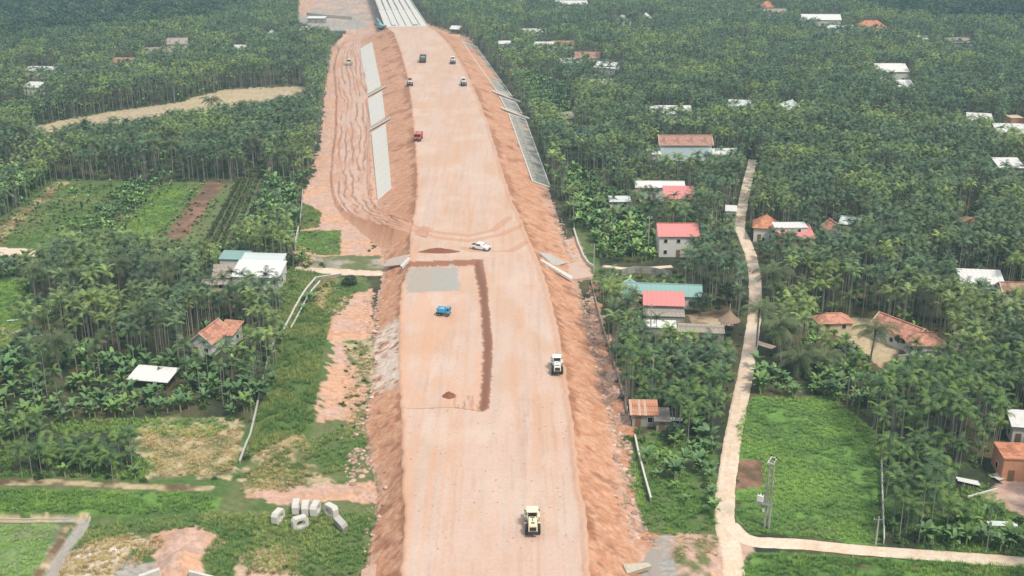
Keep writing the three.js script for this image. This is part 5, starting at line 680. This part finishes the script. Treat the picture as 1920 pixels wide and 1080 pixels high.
function clear(x, z, h) { // keeps tall plants out of open ground and off its south side
  const o = look(open, x, z); if (o) return o === 3 && h < 3.6 && rnd() < 0.3; const l = Math.hypot(x, z), dx = x / l, dz = z / l, reach = h * 0.9 * l / 97;
  for (let t = 1; t < reach; t += 1.4) { const v = look(open, x + dx * t, z + dz * t); if (v === 1 || (v === 2 && t < reach * (l > 350 ? 0.5 : 0.66))) return false; }
  return true;
}
const tint = (x, z) => { const n = fbm(x / 18 + 11, z / 18, 3), m = rnd(), y = ss(0.42, 0.68, n) * 0.75 + 0.5 * (m - 0.35); const f = rr(0.6, 1.5); return mix([0.7, 0.8, 0.92], [1.8, 1.65, 1.0], clamp(y, 0, 1)).map((v) => v * f); };
const palms = [], bananas = [], woods = [], shrubs = [];
for (let z = -128; z > -1150;) {
  const far = ss(-380, -900, z), s = lerp(2.35, 3.0, far), wdt = 0.5 * -z + 30;
  for (let x = -wdt; x < wdt; x += s) {
    const px = x + rr(-0.48, 0.48) * s, pz = z + rr(-0.48, 0.48) * s; if (pz > -155 && px > -48 && px < 34) continue; const k = look(kind, px, pz), n = fbm(px / 11, pz / 11, 2), r = rnd();
    if (k === 1) { if (r < 0.16) woods.push([px, gh(px, pz) - 0.5, pz, rr(0, 6.28), rr(0.75, 1.5), rr(0.8, 1.4), mix([0.6, 0.75, 0.85], [1.5, 1.5, 1.2], rnd() ** 1.5)]); continue; }
    if (k === 2) { if (r < 0.72) { for (let e = 0; e < 2; e++) { const h = rr(0.5, 1.0) + 0.9 * fbm(px / 4, pz / 4, 2) * rnd(), qx = px + rr(-1.3, 1.3), qz = pz + rr(-1.3, 1.3); if (rnd() < 0.25 + 0.9 * n && clear(qx, qz, 2.4 * h)) bananas.push([qx, qz, h]); } continue; } if (r < 0.86) continue; }
    else if (r < 0.05 + 0.09 * ss(0.55, 0.7, n)) { if (clear(px, pz, 3)) bananas.push([px, pz, rr(0.7, 1.25)]); continue; }
    if (r > 0.97 || n < 0.31) continue;
    const lay = rnd(), h = k === 4 ? rr(1.6, 3.4) : k === 3 ? rr(3, 5.6) : (lay < 0.5 ? rr(8, 10.5) : lay < 0.82 ? rr(5.4, 8.2) : rr(3, 5.4)) + 2.4 * fbm(px / 30, pz / 30, 2);
    if (clear(px, pz, h + 0.8)) palms.push([px, pz, h]); else if (r < 0.75) { const h2 = rr(2.0, 3.4); if (clear(px, pz, h2 + 1)) { if (rnd() < 0.6) bananas.push([px, pz, rr(0.7, 1)]); else palms.push([px, pz, h2]); } }
  }
  z -= s;
}
for (const [poly, d, lo, hi] of [[[[-152.36,-374.6],[-112.92,-374.6],[-108.4,-313.94],[-130.34,-311.37],[-147.23,-338.85]], 0.05, 0.4, 0.8], [[[-131.4,-357.54],[-127.02,-379.64],[-119.34,-378.19],[-114.6,-316.54],[-123.67,-313.94]], 0.16, 0.5, 0.85], [[[-182.83,-374.6],[-164.31,-391.66],[-157.31,-378.19],[-157.5,-356.23],[-169.55,-344.88]], 0.3, 0.9, 1.5], [[[-103.06,-338.85],[-106.62,-371.07],[-103.06,-374.6],[-98.44,-316.54],[-101.25,-310.36]], 0.1, 0.35, 0.7], [[[50.97,-218.32],[66.13,-216.96],[66.62,-202.98],[48.62,-206.63]], 0.1, 0.7, 1.1], [[[65.35,-156.59],[78.53,-155.04],[77.16,-151.74],[64.2,-153.23]], 0.35, 0.7, 1.1], [[[22.9,-183.16],[31.49,-183.16],[35.11,-173.52],[32.79,-159.75],[28.58,-163.02],[24.62,-173.52]], 0.12, 0.6, 1.1], [[[59.37,-158.95],[64.46,-158.95],[62.65,-153.53],[57.94,-154.28]], 0.15, 0.6, 0.9]]) { const [a, b, c, d2] = bounds(poly), n = Math.round((b - a) * (d2 - c) * d); for (let k = 0; k < n; k++) { const x = rr(a, b), z = rr(c, d2); if (pip(poly, x, z)) bananas.push([x, z, rr(lo, hi)]); } }
console.log('palms', palms.length, 'bananas', bananas.length, 'woods', woods.length);
{ // areca palms
  palms.sort((a, b) => b[1] - a[1]);
  const near = [], rest = []; for (const p of palms) (near.length < 300 && inView(p[0], p[1]) && p[1] < -147 - p[2] * 0.4 ? near : rest).push(p);
  const tints = [[0.6, 0.66, 0.66], [1.25, 1.25, 0.85], [0.9, 0.95, 0.9], [1.75, 1.6, 0.9]].map((t) => { const m = LM.areca.clone(); m.color.setRGB(0.088 * t[0], 0.156 * t[1], 0.064 * t[2]); return m; });
  const shaftG = new THREE.CylinderGeometry(0.07, 0.12, 1, 6), trunkG = new THREE.CylinderGeometry(0.06, 0.09, 1, 6).translate(0, 0.5, 0);
  const protos = arecaCrowns.map((c, v) => tints.map((m) => { const g = new THREE.Group(); part(g, 'trunk', trunkG, LM.trunk); part(g, 'crown_shaft', shaftG, LM.shaft); for (const [geo, a, t, s] of c) { const f = part(g, 'frond', geo, rnd() < 0.45 ? m : tints[Math.floor(rnd() * 4)]); f.rotation.set(0, a, t, 'YXZ'); f.scale.setScalar(s); } return g; }));
  near.forEach(([x, z, h], i) => { const g = protos[i % 5][Math.floor(rnd() * 4)].clone(); g.position.set(x, gh(x, z) - 0.15, z); g.rotation.set(rr(-0.03, 0.03), rr(0, 6.28), rr(-0.03, 0.03)); const s = rr(0.95, 1.4); g.children.forEach((q) => { if (q.name === 'trunk') q.scale.set(1, h - 0.4, 1); else { q.position.y = h - (q.name === 'frond' ? 0 : 0.35); q.scale.multiplyScalar(s); } }); tag(g, 'areca_palm', ...(x > 62 ? ['slender areca palm in the tall grove right of the green field', 'palm tree', 'areca palms right of the green field'] : x > 5 ? ['slender areca palm between the embankment fence and the village track', 'palm tree', 'areca palms left of the village track'] : z > -196 ? ['slender young areca palm at the lower left above the grass strip', 'palm tree', 'areca palms at the lower left'] : ['taller slender areca palm left of the earth road behind the banana plots', 'palm tree', 'areca palms in the left grove'])); });
  const T = rest.map(([x, z, h]) => [x, gh(x, z) - 0.15, z, 0, 1, h, mix([0.8, 0.8, 0.75], [1.35, 1.3, 1.2], rnd())]);
  const g = new THREE.Group(); g.add(inst(trunkG, LM.trunk, T, 'palm_trunks'));
  for (let v = 0; v < 5; v++) g.add(inst(arecaBaked[v], LM.arecaToned, rest.filter((_, i) => i % 5 === v).map(([x, z, h]) => { const s = rr(0.95, 1.5); return [x, gh(x, z) - 0.2 + h, z, rr(0, 6.28), s, s * rr(0.85, 1.15), tint(x, z)]; }), 'palm_crowns'));
  for (const c of g.children) c.userData.kind = 'stuff';
  stuff(g, 'areca_palm_grove', 'dense areca palm groves on both sides of the road', 'palm grove');
}
{ // bananas
  bananas.sort((a, b) => b[1] - a[1]);
  const near = [], rest = []; for (const p of bananas) (near.length < 300 && inView(p[0], p[1]) && p[1] < -146 ? near : rest).push(p);
  const mats = [[1, 1, 1], [1.3, 1.2, 0.9], [0.75, 0.8, 0.85]].map((t) => { const m = LM.banana.clone(); m.color.setRGB(0.135 * t[0], 0.245 * t[1], 0.09 * t[2]); return m; }), stemG = new THREE.CylinderGeometry(0.1, 0.17, 1.5, 7);
  const protos = bananaCrowns.map((c) => mats.map((m) => { const g = new THREE.Group(); part(g, 'stem', stemG, LM.bananaStem, 0, 0.7, 0); for (const [geo, a, t, s] of c) { const f = part(g, 'leaf', geo, m, 0, 1.35, 0); f.rotation.set(0, a, t, 'YXZ'); f.scale.setScalar(s); } return g; }));
  near.forEach(([x, z, s], i) => { const g = protos[i % 4][Math.floor(rnd() * 3)].clone(); g.position.set(x, gh(x, z) - 0.1, z); g.rotation.y = rr(0, 6.28); g.scale.setScalar(s); tag(g, 'banana_plant', ...(x > 62 ? ['banana plant in the lower right plot beyond the green field', 'banana plant', 'banana plants at the lower right'] : x > 40 ? ['banana plant behind the green field right of the village track', 'banana plant', 'banana plants behind the green field'] : x > 5 ? ['banana plant between the garden wall and the village track', 'banana plant', 'banana plants beside the garden wall'] : ['banana plant in the near plots left of the earth road', 'banana plant', 'banana plants in the left plot'])); });
  const g = new THREE.Group();
  for (let v = 0; v < 4; v++) g.add(inst(mergeGeometries([toned(strip(stemG).translate(0, 0.7, 0), 1), bananaBaked[v].clone().translate(0, 1.35, 0)]), LM.bananaToned, rest.filter((_, i) => i % 4 === v).map(([x, z, s]) => [x, gh(x, z) - 0.1, z, rr(0, 6.28), s, s * rr(0.9, 1.2), tint(x, z).map((q, i) => lerp(q, 1, 0.4))]), 'banana_clumps'));
  for (const c of g.children) c.userData.kind = 'stuff';
  stuff(g, 'banana_thicket', 'farther banana plants scattered through the palm groves', 'banana plants');
}
{ // woodland at the top corners
  const g = new THREE.Group();
  for (let v = 0; v < 3; v++) { const lob = lobesOf(7, 3.6, 3.0).map(([x, y, z, r]) => [x, y + 5, z, r]); g.add(inst(mergeGeometries([leafBall(lob, 800, 0.62), strip(new THREE.CylinderGeometry(0.2, 0.4, 7, 6)).translate(0, 3.3, 0)]), LM.broad, woods.filter((_, i) => i % 3 === v), 'woodland_trees')); }
  for (const c of g.children) c.userData.kind = 'stuff';
  stuff(g, 'distant_woodland', 'rounded broadleaf woodland at the far top corners', 'woodland');
}
// ---- coconut palms: crown point, height, label
for (const [p, h, s, label] of cocos) {
  const c = cocoCrowns[Math.floor(rnd() * 2)], g = new THREE.Group(), b = rr(-0.9, 0.9); g.position.set(p[0], gh(...p) - 0.2, p[1]);
  part(g, 'trunk', new THREE.TubeGeometry(new THREE.CatmullRomCurve3([[b, 0, b * 0.4], [b * 0.7, h * 0.33, b * 0.2], [b * 0.2, h * 0.7, 0], [0, h, 0]].map((v) => new THREE.Vector3(...v))), 10, 0.2, 7), LM.trunk);
  const m = LM.coco.clone(); m.color.multiplyScalar(rr(0.75, 1.25));
  for (const [geo, a, t, q] of c) { const f = part(g, 'frond', geo, rnd() < 0.03 ? LM.dead : m, 0, h, 0); f.rotation.set(0, a, t, 'YXZ'); f.scale.setScalar(q * s * 1.12); }
  for (let k = 0; k < 5; k++) part(g, 'coconut', geoCache.nut ??= new THREE.SphereGeometry(0.14, 8, 6), LM.shaft, 0.28 * Math.cos(k * 1.26), h - 0.25, 0.28 * Math.sin(k * 1.26));
  tag(g, 'coconut_palm', label, 'palm tree', 'coconut palms');
}
// ---- broadleaf trees and bushes near the houses: point, crown radius, trunk height
for (const [p, r, th, label] of [
  [[70.79,-221.07], 3.6, 2.4, 'dark rounded tree in front of the beige yard'], [[44.35,-252.97], 3.4, 2.2, 'dark green tree right of the red roof annex'], [[51.66,-258.71], 3.2, 2.4, 'dark green tree behind the round thatched hut'], [[-41.03,-272.51], 2.4, 0.6, 'low dark bush on the bank beside the left underpass'], [[29.47,-188.12], 2.6, 0.9, 'dark bush above the banana plants by the village track'], [[34.61,-191.11], 2.2, 0.9, 'dark bush right of the pale blue tarpaulin'], [[-103.06,-296.75], 2.6, 2.2, 'bushy green tree left of the coconut pair'], [[-114.35,-287.66], 3.4, 2.6, 'yellow-green spreading tree below the left fields'], [[-62.8,-210.41], 2.6, 0.6, 'vine-covered mound right of the flat white sheet roof'], [[85,-231.19], 2.0, 1.5, 'small dark tree beside the tile-roofed long house'], [[-59.29,-287.66], 2.2, 1.4, 'bushy tree beside the white farmhouse gable'],
]) {
  const g = new THREE.Group(); g.position.set(p[0], gh(...p) - 0.2, p[1]);
  const lob = lobesOf(6, r * 0.55, r * 0.55).map(([x, y, z, q]) => [x, y + th, z, q]);
  part(g, 'crown', leafBall(lob, 1500, 0.26), label.includes('yellow') ? LM.shrub : LM.broad); part(g, 'trunk', new THREE.CylinderGeometry(0.14, 0.26, th + r * 0.5, 7).translate(0, (th + r * 0.5) / 2, 0), LM.trunkDark);
  for (let k = 0; k < 3; k++) { const l = part(g, 'limb', new THREE.CylinderGeometry(0.05, 0.11, r * 0.9, 5).translate(0, r * 0.45, 0), LM.trunkDark, 0, th * 0.8, 0); l.rotation.set(0.7, k * 2.1, 0, 'YXZ'); }
  tag(g, 'broadleaf_tree', label, 'tree', 'broadleaf trees near the houses');
}
// ---- crop rows running up the slope of the left field
{
  const rows = [[[-85.49,-299.57], [-92.54,-379.64]], [[-83,-299.57], [-90.7,-380.37]], [[-80.63,-300.05], [-88.7,-380.37]], [[-78.25,-300.52], [-86.71,-380.37]], [[-75.97,-301.48], [-84.38,-379.64]]], nth = ['leftmost', 'second from left', 'middle', 'second from right', 'rightmost'];
  rows.forEach(([a, b], i) => { const gs = [], L = Math.hypot(b[0] - a[0], b[1] - a[1]), n = Math.round(L / 0.8), m0 = leafBall([[0, 0.2, 0, 0.62]], 18, 0.32, 0.6); for (let k = 0; k < n; k++) { const s = rr(0.8, 1.3); gs.push(m0.clone().scale(s, s, s).rotateY(rr(0, 6)).translate(lerp(0, b[0] - a[0], k / n) + rr(-0.25, 0.25), gh(...a) + 0.15, lerp(0, b[1] - a[1], k / n))); } const o = mesh(mergeGeometries(gs), LM.shrub); o.position.set(a[0], 0, a[1]); tag(o, 'crop_row', nth[i] + ' of the five green crop rows on the left slope', 'crop row', 'crop rows'); });
}
// ---- undergrowth, grass, rubble: nobody could count these
const scatter = (poly, perM2, f) => { const [a, b, c, d] = bounds(poly), n = Math.round((b - a) * (d - c) * perM2); for (let k = 0; k < n; k++) { const x = rr(a, b), z = rr(c, d); if (pip(poly, x, z)) f(x, z); } };
{
  const list = []; for (let z = -130; z > -560; z -= 2.6) for (let x = -0.5 * -z - 20; x < 0.5 * -z + 20; x += 2.6) { const px = x + rr(-1.3, 1.3), pz = z + rr(-1.3, 1.3); if (rnd() < 0.72 && look(open, px, pz) !== 1 && look(open, px, pz) !== 2) { const s = rr(0.5, 1.25); list.push([px, gh(px, pz) - 0.1, pz, rr(0, 6.28), s, s * rr(0.7, 1.1), tint(px, pz)]); } }
  for (const [poly, d] of [[[[-164.25,-333.01],[-155.94,-374.6],[-112.92,-374.6],[-112.29,-316.54],[-134.04,-305.37],[-153.46,-308.85]], 0.16], [[[-131.78,-351.1],[-126.57,-378.19],[-119.34,-378.19],[-113.83,-316.54],[-125.79,-311.37]], 0.35], [[[-101.43,-338.85],[-102.18,-371.07],[-97.99,-351.1],[-97.79,-308.85],[-103.06,-311.37]], 0.22], [[[-96.79,-374.6],[-92.58,-378.19],[-85.39,-301.48],[-94.9,-303.9]], 0.2], [[[-37.9,-235.77],[-30.8,-235.77],[-27.01,-193.74],[-31.11,-187.28]], 0.12], [[[-60.01,-263.17],[-53.54,-270.91],[-49.47,-279.06],[-41.74,-263.17],[-47.38,-235.77],[-46.02,-193.74],[-46.42,-177.27]], 0.03], [[[-48.29,-162.19],[-34.64,-163.02],[-21.78,-156.59],[-21.24,-144.9],[-44.73,-147.69]], 0.06], [[[20.44,-159.75],[32.91,-163.02],[32.12,-155.81],[24.14,-155.35]], 0.08], [[[-137.41,-279.06],[-123.67,-279.06],[-114.23,-248.81],[-117.1,-232.7]], 0.05], [[[-67.58,-351.1],[-58.89,-338.85],[-52.23,-287.66],[-57.97,-292.14]], 0.12], [[[-61.91,-158.95],[-46.18,-160.56],[-44.4,-156.59],[-55.29,-156.59]], 0.2], [[[15.56,-409.4],[17.44,-327.35],[13.56,-378.19]], 0.4], [[[-5.43,-584.8],[10.97,-466.1],[5.66,-482.6],[-8.14,-584.8]], 0.3], [[[-39.75,-301.48],[-39.7,-313.94],[-36.51,-301.48],[-37.74,-296.75]], 0.2]]) scatter(poly, d, (x, z) => { const s = rr(0.3, 0.75); list.push([x, gh(x, z) - 0.05, z, rr(0, 6.28), s, s * rr(0.6, 1), tint(x, z)]); });
  const g = new THREE.Group(); for (let v = 0; v < 3; v++) g.add(inst(leafBall(lobesOf(3, 0.6, 0.6), 110, 0.24, 0.8), LM.shrub, list.filter((_, i) => i % 3 === v), 'shrubs')); for (const c of g.children) c.userData.kind = 'stuff';
  stuff(g, 'undergrowth', 'low leafy undergrowth beneath the palms and along field edges', 'undergrowth');
}
{
  const tuft = (n, h) => { const pos = []; for (let k = 0; k < n; k++) { const a = rr(0, 6.28), r = rr(0, 0.3), x = Math.cos(a) * r, z = Math.sin(a) * r, hh = h * rr(0.6, 1.2), lx = x + Math.cos(a) * hh * 0.5, lz = z + Math.sin(a) * hh * 0.5, w = 0.035; pos.push(x - Math.sin(a) * w, 0, z + Math.cos(a) * w, x + Math.sin(a) * w, 0, z - Math.cos(a) * w, lx, hh, lz); } return tri(pos); };
  const T = [tuft(20, 0.5), tuft(22, 0.4), tuft(16, 0.65)], green = [], dry = [];
  const add = (L, t0, t1, hs = 1) => (x, z) => { const s = rr(0.6, 1.4), k = 0.5 * vn(x / 1.6, z / 1.6) + 0.6 * ss(0.35, 0.65, fbm(x / 6, z / 6, 2)) - 0.05; if (k < 0.14) return; L.push([x, gh(x, z) - 0.05, z, rr(0, 6.28), s, s * hs * rr(0.7, 1.2), mix(t0, t1, clamp(k + rr(-0.25, 0.25), 0, 1))]); };
  const lush = [0.62, 0.75, 0.72], brightGreen = [1.4, 1.35, 0.95], dull = [1.0, 0.85, 0.75], straw = [1.8, 1.25, 1.35];  // colour tints of the grass itself, mixed per tuft by patch noise
  for (const [poly, d, a, b, h] of [
    [[[46.89,-205.89],[63.42,-206.63],[69.65,-183.16],[63.38,-173.52],[57.39,-153.83],[36.92,-156.9],[36.54,-163.02],[37.92,-169.01],[42.11,-169.9],[44.35,-180.77],[40.36,-182.16]], 8, lush, brightGreen, 0.65], [[[35.64,-150.27],[39.01,-150.85],[79.63,-147.12],[76.33,-139.58],[32.06,-139.58]], 6, lush, brightGreen, 1], [[[22.85,-187.28],[27.22,-187.28],[33.34,-163.02],[32.2,-156.28],[25.05,-155.97],[21.12,-158.16],[20.06,-173.52]], 5, lush, brightGreen, 0.9], [[[60.62,-163.02],[81.16,-173.52],[80.72,-161.37],[84.31,-159.75],[79.7,-149.11],[57.43,-152.63]], 3, lush, brightGreen, 0.9],
    [[[-51.24,-231.19],[-49.57,-263.17],[-42.21,-248.81],[-39.89,-218.32],[-37.38,-195.98],[-39.26,-189.39],[-45.38,-181.17],[-47.27,-181.17]], 7, lush, straw, 1.5], [[[-48.33,-173.52],[-41.6,-181.17],[-32.02,-193.74],[-25.52,-189.39],[-27.85,-177.27],[-36.48,-173.52]], 3.5, lush, straw, 1.1], [[[-48.29,-162.19],[-22.51,-163.02],[-20.45,-144.9],[-44.05,-144.9],[-47.06,-150.56],[-45.24,-156.59]], 5, lush, straw, 1], [[[-89.76,-170.26],[-49.92,-168.84],[-48.49,-163.02],[-68.18,-162.36],[-86.74,-163.35]], 6, lush, brightGreen, 1], [[[-66.15,-158.95],[-46.76,-163.02],[-44.28,-159.75],[-44.87,-155.04],[-55.29,-156.59],[-67.88,-152.03]], 6, lush, straw, 1], [[[-98.14,-189.39],[-62.4,-181.17],[-63.03,-173.89],[-91.84,-175.01]], 3, lush, brightGreen, 1], [[[-84.81,-158.95],[-72.51,-158.95],[-70.26,-143.54],[-78.06,-143.54]], 4, lush, brightGreen, 0.5], [[[-136.5,-276.98],[-123.53,-276.98],[-114.23,-248.81],[-110.08,-232.7],[-116.44,-231.19]], 4, lush, brightGreen, 1],
    [[[-111.52,-316.54],[-117.69,-372.47],[-109.66,-372.47],[-103.88,-338.85],[-103.82,-311.37]], 2.5, lush, [1.7, 1.6, 0.8], 1], [[[42.02,-193.74],[45.8,-202.98],[46.84,-202.98],[41.41,-185.2]], 4, lush, brightGreen, 1], [[[-46.1,-274.93],[-37.97,-274.93],[-40.22,-252.27],[-44.7,-248.81]], 3, lush, straw, 1.2], [[[-59.35,-263.17],[-58.19,-285.47],[-50,-282.45],[-51.2,-268.94],[-50.92,-242.14],[-52.41,-234.23]], 4, lush, straw, 1.2], [[[-67.8,-352.37],[-58.94,-341.24],[-57.01,-322.95],[-62.46,-321.87]], 3, lush, straw, 1], [[[-71.4,-319.72],[-49.67,-319.72],[-47.16,-297.68],[-53.86,-297.68],[-58.89,-301.48]], 3, lush, brightGreen, 0.9], [[[-153.82,-316.54],[-153.88,-373.89],[-102.89,-373.89],[-100.03,-311.37],[-128.45,-306.36],[-148.29,-303.9]], 1.5, lush, straw, 1], [[[-86.88,-195.98],[-52.79,-197.12],[-54.96,-189.39],[-86.04,-191.11]], 4, lush, brightGreen, 0.9]]) scatter(poly, d, add(green, a, b, h));
  for (const [poly, d] of [[[[-70.69,-192.64],[-50.52,-193.74],[-47.84,-175.38],[-60.45,-174.45]], 3], [[[-67.34,-150.56],[-63.41,-155.81],[-54.85,-155.04],[-53.16,-152.03],[-58.77,-144.22],[-66.61,-144.22]], 5], [[[-44.72,-187.28],[-38.28,-189.39],[-33.12,-175.38],[-37.47,-169.01],[-45.7,-169.9]], 3], [[[-49.47,-279.06],[-45.19,-279.9],[-43.83,-235.77],[-46.67,-235.77]], 3], [[[-40.57,-150.56],[-32.71,-152.03],[-31.46,-144.9],[-40.12,-144.9]], 2.5], [[[-36.89,-232.7],[-30.45,-232.7],[-27.01,-193.74],[-30.42,-189.39]], 1.6], [[[25.35,-155.04],[32.12,-155.81],[30.75,-147.69],[24.76,-147.69]], 2]]) scatter(poly, d, add(dry, [0.75, 0.72, 0.6], [1.25, 1.2, 1.1], 0.8));
  console.log('grass', green.length, dry.length);
  const g = new THREE.Group(); T.forEach((t, v) => { g.add(inst(t, LM.grass, green.filter((_, i) => i % 3 === v), 'grass_tufts')); g.add(inst(t, LM.dry, dry.filter((_, i) => i % 3 === v), 'straw_tufts')); }); for (const c of g.children) c.userData.kind = 'stuff';
  stuff(g, 'grass', 'green and straw-coloured grass on banks and fields', 'grass');
}
{
  const rock = (() => { const g = new THREE.IcosahedronGeometry(0.5, 1), p = g.attributes.position; for (let i = 0; i < p.count; i++) { const k = 0.75 + 0.5 * vn(p.getX(i) * 3 + 9, p.getY(i) * 3 + p.getZ(i) * 5); p.setXYZ(i, p.getX(i) * k, p.getY(i) * k * 0.75, p.getZ(i) * k); } g.computeVertexNormals(); return g; })(), stone = mat([0.52, 0.38, 0.31], { map: soilTex });
  const list = [], at = (x, z, side) => { const t = side && clamp((x - atZ(side < 0 ? leftCrest : rightCrest, z)) / (atZ(side < 0 ? leftToe : rightToe, z) - atZ(side < 0 ? leftCrest : rightCrest, z)), 0, 1); return side && t < 1 ? onSlope(side, z, t, 0.02)[1] : gh(x, z); };
  const put = (side, big) => (x, z) => { const s = big * (0.25 + 0.9 * rnd() ** 3); list.push([x, at(x, z, side) + 0.05, z, rr(0, 6.28), s, s * rr(0.6, 1), mix([0.7, 0.65, 0.62], [1.5, 1.5, 1.5], rnd() ** 2)]); };
  scatter([[16.31,-263.17],[19.68,-268.94],[21.28,-221.07],[21.59,-189.39],[21.32,-168.14],[18.24,-173.52],[17.7,-202.98]], 2.2, put(1, 1)); scatter([[13.52,-351.1],[15.93,-321.87],[17.13,-296.75],[14.72,-301.48],[11.64,-344.88]], 1.5, put(1, 1)); scatter([[-36.53,-263.17],[-33.19,-270.91],[-28.15,-218.32],[-27.01,-193.74],[-29.16,-187.28],[-31.23,-202.98],[-30.58,-223.88]], 1.2, put(-1, 0.9)); scatter([[-29.1,-183.16],[-26.12,-186.23],[-24.14,-177.27],[-27.12,-171.69],[-28.98,-175.38]], 2.5, put(-1, 1.1)); scatter([[16.13,-169.9],[20.43,-168.14],[22.26,-153.53],[18.28,-155.04]], 1.2, put(1, 1)); scatter([[-24.62,-173.52],[-20.97,-173.52],[-20.45,-144.9],[-22.02,-144.9]], 0.8, put(-1, 0.8)); scatter([[-20.41,-198.27],[10.2,-198.27],[9.83,-144.9],[-14.95,-144.9]], 0.08, (x, z) => { const s = rr(0.1, 0.28); list.push([x, roadY(x, z) + 0.05, z, 0, s, s, [0.9, 0.8, 0.75]]); });
  const I = inst(rock, stone, list, 'x'); stuff(I, 'rubble_stones', 'pale rubble stones scattered along the embankment toes', 'rubble');
  console.log('stones', list.length);
}
renderer.render(scene,camera);
